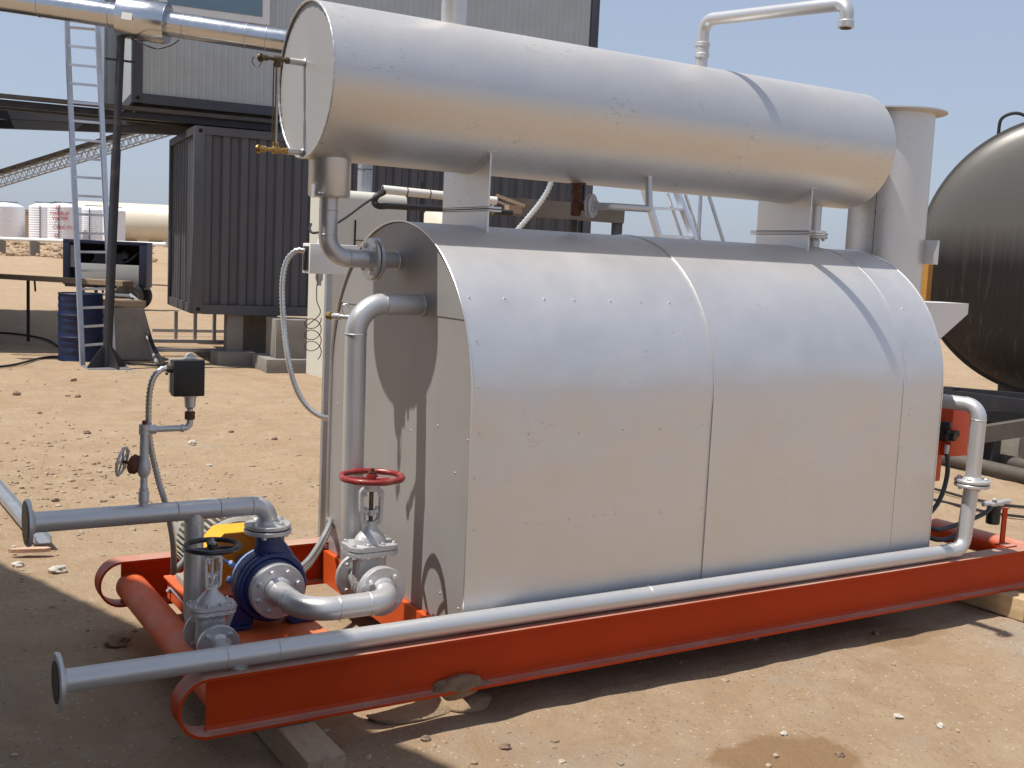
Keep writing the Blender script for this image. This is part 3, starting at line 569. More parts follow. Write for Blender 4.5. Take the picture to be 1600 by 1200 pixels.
b = MB(); b.tube(spline([(-0.32, 0.55, 1.565), (-0.33, 0.55, 1.60), (-0.31, 0.54, 1.61), (-0.30, 0.54, 1.59)], 6), 0.003, 8); b.build('lever', M['silver'], sc)

# ---------------------------------------------------------------- gate valves
def rrect(hx, hy, r, n=6):
    P = []
    for cx, cy, a0 in ((hx - r, hy - r, 0), (-hx + r, hy - r, 90), (-hx + r, -hy + r, 180), (hx - r, -hy + r, 270)):
        for k in range(n + 1): a = R_(a0 + 90 * k / n); P.append((cx + r * math.cos(a), cy + r * math.sin(a)))
    return P
def gate_valve(c, s, wheelm, label, rot, nb=4, tilt=0.0):
    t = thing('gate_valve', label, 'valve'); c = V(c)
    def p(x, y, z): return c + V((x, y, z)) * s
    b = MB(); b.lathe([(0.05, -0.112), (0.05, -0.085), (0.062, -0.05), (0.066, 0), (0.062, 0.05), (0.05, 0.085), (0.05, 0.112)], c, (0, s, 0), 28) if s == 1 else b.lathe([(a * s, h * s) for a, h in [(0.05, -0.112), (0.05, -0.085), (0.062, -0.05), (0.066, 0), (0.062, 0.05), (0.05, 0.085), (0.05, 0.112)]], c, (0, 1, 0), 28)
    pr = rrect(0.075 * s, 0.042 * s, 0.036 * s)                    # flattened chest of the body
    for (z0, z1, k0, k1) in ((-0.045, 0.0, 0.72, 0.95), (0.0, 0.10, 0.95, 0.92), (0.10, 0.128, 0.92, 1.05)):
        A = [b.bm.verts.new(p(0, 0, z0) + V((q[0] * k0, q[1] * k0, 0))) for q in pr]; Bv = [b.bm.verts.new(p(0, 0, z1) + V((q[0] * k1, q[1] * k1, 0))) for q in pr]
        for k in range(len(A)): j = (k + 1) % len(A); b.bm.faces.new((A[k], A[j], Bv[j], Bv[k]))
        b.bm.faces.new(A[::-1]); b.bm.faces.new(Bv)
    for k in range(5): b.box(p(-0.076, -0.055 + 0.012 * k, -0.01 + 0.02 * (k % 2)), (0.004 * s, 0.008 * s, 0.022 * s), bev=0.001 * s)
    body = b.build('body', M['silver2'], t, ang=38)
    for sg in (-1, 1): flange(t, p(0, 0.112 * sg, 0), (0, -1, 0) if sg > 0 else (0, 1, 0), 0.099 * s, 0.018 * s, 4, 0.0105 * s, rr=0.78, off=PI / 4, m=M['silver2'], name='end_flange')
    # bonnet flange pair
    for (z0, z1, nm, k) in ((0.128, 0.147, 'body_flange', 1.0), (0.150, 0.170, 'bonnet_flange', 1.0)):
        b = MB(); q = rrect(0.108 * s, 0.078 * s, 0.045 * s, 8); b.prism(q, p(0, 0, z0), (1, 0, 0), (0, 1, 0), (0, 0, (z1 - z0) * s))
        es = [e for e in b.bm.edges if abs(e.verts[0].co.z - e.verts[1].co.z) < 1e-6]; bmesh.ops.bevel(b.bm, geom=es, offset=0.003 * s, segments=2, affect='EDGES')
        fo = b.build(nm, M['silver2'], t, ang=40)
        for (bx, by) in ((-0.088, -0.045), (-0.032, -0.060), (0.032, -0.060), (0.088, -0.045), (-0.088, 0.045), (-0.032, 0.060), (0.032, 0.060), (0.088, 0.045)):
            bolt(fo, p(bx, by, z1 if z0 > 0.14 else z0), UZ if z0 > 0.14 else -UZ, 0.0088 * s)
    b = MB(); b.prism(rrect(0.100 * s, 0.070 * s, 0.04 * s), p(0, 0, 0.147), (1, 0, 0), (0, 1, 0), (0, 0, 0.003 * s)); b.build('gasket', M['gasket'], t)
    # domed bonnet: an oval hill blending into the stem neck
    b = MB(); n = 32; prof = [(0.072, 0.050, 0.169), (0.070, 0.048, 0.180), (0.062, 0.044, 0.197), (0.048, 0.036, 0.212), (0.034, 0.028, 0.224), (0.027, 0.024, 0.240), (0.026, 0.023, 0.262)]
    rings = [[b.bm.verts.new(p(a * math.cos(2 * PI * k / n), d * math.sin(2 * PI * k / n), z)) for k in range(n)] for a, d, z in prof]
    for A, Bv in zip(rings[:-1], rings[1:]):
        for k in range(n): b.bm.faces.new((A[k], A[(k + 1) % n], Bv[(k + 1) % n], Bv[k]))
    b.bm.faces.new(rings[0][::-1]); b.bm.faces.new(rings[-1]); b.build('bonnet', M['silver2'], t, ang=45)
    # yoke: two arms joined above, swung by rot about the stem
    Rz = Mx.Rotation(rot, 3, 'Z')
    def q(x, y, z): return c + Rz @ (V((x, y, 0)) * s) + V((0, 0, z * s))
    b = MB(); ax = (Rz @ V((1, 0, 0)), Rz @ V((0, 1, 0)), UZ)
    zo, ho = 0.322, 0.080
    def ring(hx, hz, r_, yy): return [b.bm.verts.new(q(a_ * (1.0 if b_ > 0 else 0.92), yy, zo + b_)) for a_, b_ in rrect(hx, hz, r_, 6)]
    of, inf, ob, inb = ring(0.050, ho, 0.026, -0.016), ring(0.036, ho - 0.016, 0.020, -0.016), ring(0.050, ho, 0.026, 0.016), ring(0.036, ho - 0.016, 0.020, 0.016); m_ = len(of)
    for k in range(m_):
        j_ = (k + 1) % m_
        b.bm.faces.new((of[k], of[j_], inf[j_], inf[k])); b.bm.faces.new((ob[k], inb[k], inb[j_], ob[j_])); b.bm.faces.new((of[k], ob[k], ob[j_], of[j_])); b.bm.faces.new((inf[k], inf[j_], inb[j_], inb[k]))
    b.lathe([(0.028 * s, 0), (0.034 * s, 0.008 * s), (0.034 * s, 0.030 * s), (0.024 * s, 0.038 * s)], q(0, 0, 0.392), UZ, 24)
    for sg in (-1, 1): b.lathe([(0.009 * s, 0), (0.009 * s, 0.008 * s)], q(sg * 0.030, -0.014, 0.375), ax[1] * -1, 6)
    b.build('yoke', M['silver2'], t, ang=40)
    b = MB(); b.box(q(0, 0, 0.302), (0.066 * s, 0.020 * s, 0.014 * s), bev=0.003 * s, axes=ax); b.lathe([(0.016 * s, 0), (0.016 * s, 0.02 * s), (0.012 * s, 0.024 * s)], q(0, 0, 0.285), UZ, 16)
    for sg in (-1, 1):
        b.cyl(q(sg * 0.026, -0.004, 0.262), q(sg * 0.026, -0.004, 0.322), 0.0045 * s, 10); b.lathe([(0.010 * s, 0), (0.010 * s, 0.011 * s)], q(sg * 0.026, -0.004, 0.309), UZ, 6); b.cyl(q(sg * 0.026, -0.016, 0.262), q(sg * 0.026, 0.012, 0.262), 0.008 * s, 10)
    b.build('packing_gland', M['silver'], t, ang=30)
    b = MB(); P = []; rr = []
    for k in range(60): P.append(q(0, 0, 0.24 + 0.215 * k / 59)); rr.append((0.0085 if k % 2 else 0.0098) * s)
    b.tube(P, rr, 14); b.build('stem', M['dbrass'] if s == 1 else M['silver'], t)
    b = MB(); RW = 0.124 * s; zc = 0.445; uT = V((math.sin(tilt), 0, math.cos(tilt))); wc = q(0, 0, zc); u, v, _ = frame(uT)
    b.tube([wc + (u * math.cos(2 * PI * k / 96) + v * math.sin(2 * PI * k / 96)) * RW for k in range(96)], [0.0125 * s * (1 + (0.07 * math.cos(2 * PI * k / 12) if wheelm == 'red' else 0)) for k in range(96)], 14, closed=True)
    wh = b.build('handwheel', M[wheelm], t)
    b = MB(); b.lathe([(0.024 * s, -0.018 * s), (0.026 * s, -0.004 * s), (0.022 * s, 0.012 * s)], wc, uT, 20)
    ns = 3
    for k in range(ns):
        a = 2 * PI * k / ns + (0.5 if wheelm == 'red' else 0.9); dr = u * math.cos(a) + v * math.sin(a); sdv = uT.cross(dr)
        P = [wc + dr * 0.018 * s - uT * 0.006 * s, wc + dr * 0.055 * s + sdv * 0.010 * s - uT * 0.004 * s, wc + dr * 0.09 * s + sdv * 0.006 * s, wc + dr * 0.118 * s]
        b.tube(spline(P, 5), 0.0085 * s, 10)
    b.build('wheel_hub', M[wheelm], wh)
    b = MB(); b.lathe([(0.017 * s, 0), (0.017 * s, 0.010 * s)], wc + uT * 0.012 * s, uT, 6); b.lathe([(0.009 * s, 0), (0.009 * s, 0.018 * s)], wc + uT * 0.018 * s, uT, 12)
    b.build('wheel_nut', M['rust'] if wheelm == 'red' else M['silver'], wh, ang=25); return t
gate_valve((VX, VY, VZ), 1.0, 'red', 'large silver gate valve with red handwheel in front of the boiler end', -0.15)
gate_valve((-0.945, 0.265, 0.345), 0.80, 'black', 'smaller silver gate valve with black handwheel left of the blue pump', 0.35, tilt=0.0)

# suction pipe between valve and pump
PX, PZ = -0.655, 0.47; YR = 0.055
sp_ = thing('suction_pipe', 'thick silver U-shaped pipe linking pump inlet flange to the red-wheeled valve', 'pipe')
b = MB(); r = 0.0455; P = fillet([(PX, 0.355, PZ), (PX, YR, PZ), (VX, YR, PZ), (VX, 0.175, PZ)], [0.135, 0.115], 16); b.tube(P, r, 32)
for c, a in (((PX, 0.195, PZ), (0, 1, 0)), ((PX + 0.135, YR, PZ), (1, 0, 0)), ((VX - 0.115, YR, PZ), (1, 0, 0)), ((PX, 0.325, PZ), (0, 1, 0)), ((VX, 0.163, PZ), (0, 1, 0))): weld(b, c, a, r, 0.0028)
b.build('bent_pipe', M['silver'], sp_)
flange(sp_, (PX, 0.345, PZ), (0, -1, 0), 0.112, 0.020, 8, 0.0105, rr=0.76, hub=0.047, off=0.35)
flange(sp_, (VX, 0.181, PZ), (0, -1, 0), 0.101, 0.018, 4, 0.0115, rr=0.76, hub=0.047, off=PI / 4 + 0.1)

# ---------------------------------------------------------------- pump and motor
pm = thing('centrifugal_pump', 'blue centrifugal pump with round silver inlet flange facing the camera', 'pump')
b = MB(); b.lathe([(0.095, 0.362), (0.098, 0.385), (0.118, 0.398), (0.142, 0.412), (0.150, 0.435), (0.150, 0.470), (0.140, 0.495), (0.118, 0.512), (0.09, 0.52)], (PX, 0, PZ), (0, 1, 0), 48)
n = 24; prof = [(0.075, 0.055, 0.50, 0.055), (0.088, 0.052, 0.55, 0.035), (0.080, 0.048, 0.60, 0.014), (0.062, 0.044, 0.64, 0.002), (0.050, 0.045, 0.672, -0.008), (0.050, 0.050, 0.685, -0.010)]
rings = [[b.bm.verts.new((PX + dx + a * math.cos(2 * PI * k / n), 0.452 + d * math.sin(2 * PI * k / n), z)) for k in range(n)] for a, d, z, dx in prof]
for A, Bv in zip(rings[:-1], rings[1:]):
    for k in range(n): b.bm.faces.new((A[k], A[(k + 1) % n], Bv[(k + 1) % n], Bv[k]))
b.bm.faces.new(rings[0][::-1]); b.bm.faces.new(rings[-1])
b.torus((PX, 0.408, PZ), (0, 1, 0), 0.128, 0.016, 40, 10); b.ball((PX - 0.035, 0.405, 0.605), 0.012, 1)
b.build('volute', M['blue'], pm, ang=45)
for sg in (-1, 1):
    b = MB(); b.box((PX + sg * 0.135, 0.45, 0.311), (0.105, 0.085, 0.018), bev=0.006); b.prism([(0, 0), (0.10, 0), (0.05, 0.13), (0, 0.13)], (PX + sg * 0.07, 0.425, 0.318), (sg, 0, 0), (0, 0, 1), (0, 0.05, 0)); f = b.build('foot', M['blue'], pm)
    bolt(f, V((PX + sg * 0.155, 0.45, 0.320)), UZ, 0.010, M['rust'])
flange(pm, (PX, 0.366, PZ), (0, -1, 0), 0.112, 0.016, 0, name='inlet_flange')
flange(pm, (-0.665, 0.452, 0.694), (0, 0, -1), 0.095, 0.018, 4, 0.011, off=0.5, rr=0.78, name='outlet_flange')
b = MB(); b.lathe([(0.135, 0.512), (0.135, 0.528), (0.09, 0.54), (0.075, 0.57), (0.055, 0.58), (0.055, 0.66), (0.06, 0.665), (0.06, 0.68), (0.02, 0.685), (0.02, 0.78)], (PX, 0, PZ), (0, 1, 0), 32)
br_ = b.build('bearing_bracket', M['lblue'], pm)
for k in range(8): a = 2 * PI * k / 8 + 0.3; bolt(br_, V((PX + 0.122 * math.cos(a), 0.510, PZ + 0.122 * math.sin(a))), (0, -1, 0), 0.010, M['lblue'])
b = MB(); b.tube([(-0.80, 0.54, 0.55), (-0.86, 0.52, 0.60), (-0.90, 0.50, 0.62)], 0.007, 10); b.lathe([(0.013, 0), (0.013, 0.02), (0.008, 0.024)], (-0.79, 0.54, 0.55), (0.5, 0.2, -0.6), 6); b.lathe([(0.012, 0), (0.012, 0.026)], (-0.80, 0.53, 0.47), (0.3, 0.5, 0.4), 6); b.build('vent_plug', M['lblue'], pm)
cg = thing('coupling_guard', 'yellow faceted sheet guard over the shaft coupling between pump and motor', 'guard')
b = MB(); GX, GZ = PX - 0.055, PZ
def oct_(rr): return [(rr * math.cos(R_(a)), rr * math.sin(R_(a))) for a in (-35, -12, 22, 67.5, 112.5, 158, 192, 215)]
G0 = [V((GX + x, 0.66, GZ + z + 0.005)) for x, z in oct_(0.180)]; G1 = [v_ + V((0, 0.155, 0)) for v_ in G0]
for off in (0, -0.004):
    A = [b.bm.verts.new(V((GX, p_.y, GZ)) + (p_ - V((GX, p_.y, GZ))) * (1 + off * 7)) for p_ in G0]; Bv = [b.bm.verts.new(V((GX, p_.y, GZ)) + (p_ - V((GX, p_.y, GZ))) * (1 + off * 7)) for p_ in G1]
    for k in range(len(A) - 1): b.bm.faces.new((A[k], A[k + 1], Bv[k + 1], Bv[k]))
    if off == 0: A0, B0 = A, Bv
for q0, q1 in ((A0, A), (B0, Bv)):
    for k in range(len(A) - 1): b.bm.faces.new((q0[k], q0[k + 1], q1[k + 1], q1[k]))
b.build('guard_hood', M['yellow'], cg, ang=10)
b = MB(); b.prism([(x, z) for x, z in oct_(0.168)], (GX, 0.811, GZ), (1, 0, 0), (0, 0, 1), (0, 0.003, 0))
b.build('end_plate', M['yellow'], cg)
b = MB(); b.box((GX - 0.147, 0.74, 0.338), (0.006, 0.10, 0.09)); b.build('guard_leg', M['yellow'], cg)
mo = thing('electric_motor', 'beige grey finned electric motor behind the yellow coupling guard', 'motor')
MY0, MY1, MR = 0.86, 1.22, 0.150
b = MB(); b.lathe([(0.03, 0.80), (0.03, 0.835), (0.10, 0.84), (0.165, 0.85), (0.178, 0.862), (0.178, 0.878), (MR, 0.885), (MR, MY1), (0.17, MY1 + 0.005), (0.172, MY1 + 0.10), (0.13, MY1 + 0.125)], (PX, 0, PZ + 0.005), (0, 1, 0), 48); b.build('housing', M['motor'], mo)
b = MB()
for k in range(44):
    a = 2 * PI * k / 44; d = V((math.cos(a), 0, math.sin(a))); tn = V((-math.sin(a), 0, math.cos(a)))
    if -2.1 < math.atan2(math.sin(a), math.cos(a)) < -1.0: continue
    b.box(V((PX, (0.885 + MY1) / 2, PZ + 0.005)) + d * (MR + 0.014), (0.036, MY1 - 0.885, 0.005), axes=(d, V((0, 1, 0)), tn))
b.build('cooling_fins', M['motor'], mo)
b = MB(); b.box((PX + 0.20, 1.02, PZ + 0.06), (0.09, 0.15, 0.12), bev=0.008); b.build('terminal_box', M['motor'], mo)
b = MB(); b.torus((PX, 1.0, PZ + 0.205), (0, 1, 0), 0.016, 0.005, 20, 8); b.cyl((PX, 1.0, PZ + 0.15), (PX, 1.0, PZ + 0.19), 0.012, 12); b.build('lifting_eye', M['rust'], mo)
for sg in (-1, 1):
    b = MB(); b.box((PX + sg * 0.14, 1.05, 0.318), (0.08, 0.28, 0.036), bev=0.004); b.build('foot', M['motor'], mo)

# discharge pipe with branch
DY, DZ = 0.452, 0.800
dc = thing('discharge_pipe', 'silver discharge pipe from pump top to open flange at far left, with vertical branch', 'pipe')
b = MB(); r = 0.038; P = fillet([(-0.665, DY, 0.71), (-0.665, DY, DZ), (-1.555, DY, DZ)], 0.062, 14); b.tube(P, r, 30)
for x in (-0.735, -0.865, -1.03): weld(b, (x, DY, DZ), (1, 0, 0), r, 0.0026)
b.build('main_run', M['silver'], dc)
b = MB(); b.tube(fillet([(-0.962, DY, DZ - 0.01), (-0.962, DY, 0.345), (-0.945, 0.37, 0.345)], 0.06, 12), 0.037, 28); weld(b, (-0.962, DY, 0.755), UZ, 0.037); weld(b, (-0.962, DY, 0.70), UZ, 0.037, 0.002); b.build('branch', M['silver'], dc)
flange(dc, (-0.665, DY, 0.716), UZ, 0.093, 0.017, 4, 0.0115, rr=0.78, hub=0.040, off=0.5)
b = MB(); b.lathe([(0.089, 0), (0.089, 0.004)], (-0.665, DY, 0.7035), UZ, 36); b.build('gasket', M['gasket'], dc)
flange(dc, (-1.562, DY, DZ), (1, 0, 0), 0.087, 0.016, 0, hub=0.040)
b = MB(); b.lathe([(0.080, 0), (0.080, 0.002)], (-1.5705, DY, DZ), (-1, 0, 0), 36); b.build('flange_face', M['steel'], dc)
# pressure switch standing on it
ps = thing('pressure_switch', 'black pressure switch box with needle valve on thin riser above the discharge pipe', 'switch')
b = MB(); X0 = -1.155; b.cyl((X0, DY, 0.83), (X0, DY, 0.90), 0.017, 18); b.lathe([(0.014, 0), (0.020, 0.004), (0.020, 0.04), (0.014, 0.05), (0.013, 0.10), (0.018, 0.105)], (X0, DY, 0.845), UZ, 16)
b.lathe([(0.016, 0), (0.022, 0.01), (0.026, 0.03), (0.022, 0.055), (0.017, 0.07), (0.016, 0.16), (0.020, 0.162), (0.020, 0.20)], (X0, DY, 0.945), UZ, 18); b.build('riser', M['silver2'], ps)
b = MB(); b.tube(fillet([(X0, DY, 1.125), (-0.985, DY, 1.125), (-0.985, DY, 1.165)], 0.022, 8), 0.0125, 16); b.lathe([(0.018, 0), (0.018, 0.03), (0.014, 0.034)], (X0 + 0.012, DY, 1.125), (1, 0, 0), 14); b.lathe([(0.016, 0), (0.016, 0.012)], (-1.02, DY, 1.125), (1, 0, 0), 14); b.build('side_arm', M['silver'], ps)
b = MB(); b.lathe([(0.014, 0), (0.020, 0.002), (0.020, 0.030), (0.014, 0.033)], (-0.985, DY, 1.157), UZ, 8); b.build('union_nut', M['rust'], ps)
b = MB(); b.lathe([(0.009, 0), (0.009, 0.014)], (X0, DY, 1.145), UZ, 6); b.build('plug', M['rust'], ps)
b = MB(); b.lathe([(0.011, 0), (0.011, 0.01), (0.020, 0.02), (0.023, 0.06)], (-0.985, DY, 1.188), UZ, 16); b.box((-0.99, DY, 1.252), (0.055, 0.05, 0.010), bev=0.002); b.build('socket', M['silver'], ps)
b = MB(); b.box((-0.998, DY - 0.010, 1.320), (0.118, 0.052, 0.138), bev=0.005); b.build('cover', M['blackbox'], ps)
b = MB(); b.box((-1.004, DY + 0.024, 1.325), (0.112, 0.020, 0.130), bev=0.003); b.lathe([(0.018, -0.008), (0.018, 0.012)], (-0.985, DY + 0.01, 1.396), (0, -1, 0), 18); b.box((-0.985, DY + 0.01, 1.392), (0.05, 0.03, 0.008), bev=0.002); b.build('housing', M['silver2'], ps)
b = MB(); b.lathe([(0.022, 0), (0.036, 0.012), (0.038, 0.030), (0.028, 0.040)], (X0 - 0.012, DY + 0.01, 0.985), (-0.8, 0.5, 0.2), 18); b.cyl((X0 - 0.03, DY + 0.02, 0.99), (X0 - 0.075, DY + 0.048, 1.0), 0.006, 8); b.build('bonnet', M['rust'], ps)
b = MB(); ca = V((X0 - 0.07, DY + 0.045, 1.0)); ax_ = V((-0.8, 0.5, 0.2)).normalized(); b.torus(ca, ax_, 0.052, 0.0055, 30, 8); u, v, _ = frame(ax_)
for k in range(5): a = 2 * PI * k / 5; b.cyl(ca, ca + (u * math.cos(a) + v * math.sin(a)) * 0.052, 0.004, 6); b.ball(ca + (u * math.cos(a) + v * math.sin(a)) * 0.053, 0.009, 1)
b.build('small_handwheel', M['silver2'], ps)
fc = thing('motor_conduit', 'ribbed metal flexible conduit arching from the black switch box down to the motor', 'conduit')
P, rr = flexpath([(-1.055, DY, 1.355), (-1.095, DY, 1.352), (-1.128, DY, 1.31), (-1.138, DY + 0.01, 1.22), (-1.128, DY + 0.03, 1.08), (-1.09, DY + 0.06, 0.93), (-1.04, DY + 0.10, 0.78), (-1.00, DY + 0.16, 0.63), (-0.97, DY + 0.26, 0.50), (-0.90, DY + 0.5, 0.42), (-0.75, DY + 0.72, 0.46)], 0.0125, 0.015)
b = MB(); b.tube(P, rr, 10); b.build('hose', M['flex'], fc, ang=60)
b = MB(); b.lathe([(0.016, 0), (0.016, 0.02), (0.012, 0.022)], (-1.056, DY, 1.355), (-1, 0.0, 0), 8); b.ball((-1.078, DY - 0.012, 1.338), 0.007, 1); b.build('gland', M['dbrass'], fc)

# rail pipe along the near beam, rising to the boiler rear
rp = thing('return_pipe', 'long thin silver return pipe lying on the near skid rail, open flange at left end', 'pipe')
YP, ZP, r = -0.068, 0.385, 0.0395
b = MB(); P = fillet([(-1.535, YP, ZP + 0.002), (3.06, YP, ZP - 0.005), (3.092, YP, 0.745)], 0.075, 14); b.tube(P, r, 28)
for x in (-0.80, -0.99, 0.9, 2.96): weld(b, (x, YP, ZP), (1, 0, 0), r, 0.0022)
weld(b, (3.07, YP, 0.46), UZ, r, 0.0022); b.build('lower_run', M['silver'], rp)
b = MB(); b.tube(fillet([(3.093, YP, 0.76), (3.10, YP, 1.165), (3.02, 0.30, 1.165)], 0.075, 14), r, 28); weld(b, (3.099, YP, 1.09), UZ, r, 0.0025); weld(b, (3.085, YP + 0.075, 1.165), (0, 1, 0), r, 0.0025); b.build('upper_run', M['silver'], rp)
flange(rp, (-1.543, YP, ZP + 0.002), (1, 0, 0), 0.096, 0.016, 0, hub=0.042)
b = MB(); b.lathe([(0.070, 0), (0.070, 0.002)], (-1.5515, YP, ZP + 0.002), (-1, 0, 0), 36); b.build('flange_face', M['steel'], rp)
flange(rp, (3.092, YP, 0.733), (0, 0, -1), 0.092, 0.017, 4, 0.011, off=0.4, hub=0.042); flange(rp, (3.092, YP, 0.756), (0, 0, 1), 0.092, 0.017, 4, 0.011, off=0.4, hub=0.042)
b = MB(); b.lathe([(0.088, 0), (0.088, 0.004)], (3.092, YP, 0.7425), UZ, 30); b.build('gasket', M['gasket'], rp)
b = MB(); b.tube(fillet([(-0.945, 0.18, 0.345), (-0.945, YP + 0.01, 0.345), (-0.94, YP, 0.36)], 0.02, 6), 0.034, 24); b.build('branch', M['silver'], rp)
flange(rp, (-0.945, 0.165, 0.345), (0, -1, 0), 0.080, 0.014, 4, 0.009, off=PI / 4, hub=0.036)
# drain stub at left under the small valve
ds = thing('drain_stub', 'short thin silver pipe with capped hook end between the orange cross pipes', 'pipe')
b = MB(); b.tube(fillet([onz(262, 925, 0.24), onz(268, 918, 0.26), onz(300, 955, 0.24), onz(330, 985, 0.27)], 0.02, 6), 0.011, 12); b.build('thin_pipe', M['silver'], ds)

# conduits by the far foot of the boiler end
for k, (dz, lab) in enumerate(((0.0, 'upper of two ribbed silver conduits curving past the pump to the boiler foot'), (-0.035, 'lower of two ribbed silver conduits curving past the pump to the boiler foot'))):
    t = thing('cable_conduit', lab, 'conduit', 'ribbed conduits at the boiler foot')
    P, rr = flexpath([(-0.47, 1.0, 0.40 + dz), (-0.36, 0.98, 0.36 + dz), (-0.26, 1.05, 0.37 + dz), (-0.12, 1.22, 0.42 + dz), (-0.02, 1.36, 0.47 + dz), (0.02, 1.50, 0.44 + dz)], 0.012, 0.015); b = MB(); b.tube(P, rr, 10); b.build('hose', M['flex'], t, ang=60)

# burner, hoses and filter at the rear
bu = thing('burner', 'orange-red burner box with black connectors mounted behind the boiler rear edge', 'burner')
b = MB(); b.box((3.27, 0.26, 0.99), (0.16, 0.20, 0.30), bev=0.012); b.box((3.13, 0.30, 0.86), (0.16, 0.16, 0.34), bev=0.01); b.build('casing', M['orange_burner'], bu)
b = MB(); b.lathe([(0.03, 0), (0.034, 0.01), (0.034, 0.05), (0.024, 0.06), (0.024, 0.09)], (3.13, 0.19, 0.965), (0.2, -1, 0), 16); b.lathe([(0.022, 0), (0.026, 0.03), (0.018, 0.06)], (3.10, 0.17, 1.02), (0.3, -1, 0.2), 14); b.box((3.20, 0.15, 0.975), (0.06, 0.03, 0.035), bev=0.006); b.build('connector', M['blackbox'], bu)
b = MB(); b.lathe([(0.014, 0), (0.014, 0.05)], (3.12, 0.13, 0.92), (0, 0, -1), 14); b.build('clamp', M['silver'], bu)
for k, (pts, lab) in enumerate((([(3.12, 0.13, 0.90), (3.13, 0.12, 0.75), (3.06, 0.11, 0.60), (2.95, 0.14, 0.48)], 'dark hose hanging from the burner connector behind boiler edge'),
                              ([(2.93, 0.16, 0.56), (3.02, 0.10, 0.46), (3.20, 0.10, 0.46), (3.38, 0.04, 0.53), (3.44, 0.02, 0.60)], 'upper dark hose running behind return pipe to the filter'),
                              ([(2.93, 0.20, 0.52), (3.02, 0.13, 0.41), (3.16, 0.12, 0.38), (3.30, 0.10, 0.42)], 'lower dark hose sagging behind the return pipe elbow'))):
    b = MB(); b.tube(spline(pts, 10), 0.013, 12); tag(b.build('fuel_hose', M['hose']), lab, 'hose')
fl = thing('fuel_filter', 'small black cylinder filter with brass fittings on orange post at the skid rear', 'filter')
FX, FY = 3.455, 0.035
b = MB(); b.lathe([(0.034, 0), (0.038, 0.006), (0.038, 0.10), (0.034, 0.106)], (FX, FY, 0.465), UZ, 24); b.build('bowl', M['blackbox'], fl)
b = MB(); b.box((FX, FY, 0.583), (0.10, 0.06, 0.022), bev=0.005); b.lathe([(0.014, 0), (0.014, 0.05), (0.010, 0.055)], (FX - 0.05, FY, 0.585), (-1, 0, 0), 8); b.lathe([(0.013, 0), (0.015, 0.04), (0.015, 0.085), (0.01, 0.09)], (FX + 0.05, FY, 0.585), (1, 0, 0), 12); b.ball((FX, FY, 0.60), 0.014, 1); b.build('head', M['silver2'], fl)
b = MB(); b.box((FX + 0.075, FY - 0.02, 0.45), (0.040, 0.008, 0.22)); b.box((FX + 0.055, FY - 0.01, 0.556), (0.08, 0.05, 0.008)); b.box((FX + 0.075, FY - 0.045, 0.345), (0.09, 0.08, 0.008)); b.build('bracket', M['orange'], fl)

# ---------------------------------------------------------------- things just behind the boiler
jb = thing('junction_box', 'white steel junction box with open left side on a slim post behind the boiler', 'junction box')
J = at(516, 405, 6.55); JX, JY, JZ = J
b = MB(); b.box(J, (0.30, 0.12, 0.175), bev=0.006); b.build('enclosure', M['white'], jb)
b = MB(); b.box(J + V((-0.152, 0.0, 0)), (0.004, 0.085, 0.14)); b.build('side_opening', M['dark'], jb)
b = MB(); b.bar((JX + 0.03, JY + 0.09, 0.0), (JX + 0.03, JY + 0.09, JZ), 0.035, 0.035, up=V((0, 1, 0))); b.build('post', M['galv'], jb)
b = MB(); b.lathe([(0.022, 0), (0.022, 0.03), (0.014, 0.05), (0.014, 0.07)], J + V((-0.07, -0.01, -0.0875)), (0, 0, -1), 10); b.build('gland', M['galv'], jb)
b = MB(); b.torus(J + V((-0.05, 0, 0.09)), (0, 1, 0), 0.03, 0.006, 20, 8); b.build('lug', M['white'], jb)
jc = thing('box_conduit', 'long ribbed metal conduit looping from the junction box side down behind the boiler', 'conduit')
P, rr = flexpath([at(477, 392, 6.45), at(462, 392, 6.45), at(447, 410, 6.45), at(441, 445, 6.45), at(443, 500, 6.45), at(450, 560, 6.4), at(462, 605, 6.4), at(480, 635, 6.4), at(505, 652, 6.4), at(540, 655, 6.5)], 0.0175, 0.022); b = MB(); b.tube(P, rr, 10); b.build('hose', M['flex'], jc, ang=60)
b = MB(); P = [at(495, 445, 6.5)] + [at(495, 470, 6.5), at(500, 490, 6.5), at(478, 510, 6.5)]; b.tube(spline(P, 6), 0.003, 6)
cx_, cy_ = 489, 500; C_ = []
for k in range(56): a = k * 0.36; C_.append(at(489 + 13 * math.cos(a), 497 + 1.0 * k + 13 * math.sin(a) * 0.9, 6.48 + 0.02 * math.sin(a)))
b.tube(C_, 0.0028, 6); tag(b.build('coiled_wire', M['cabler']), 'thin reddish coil of capillary wire dangling under the junction box', 'wire')
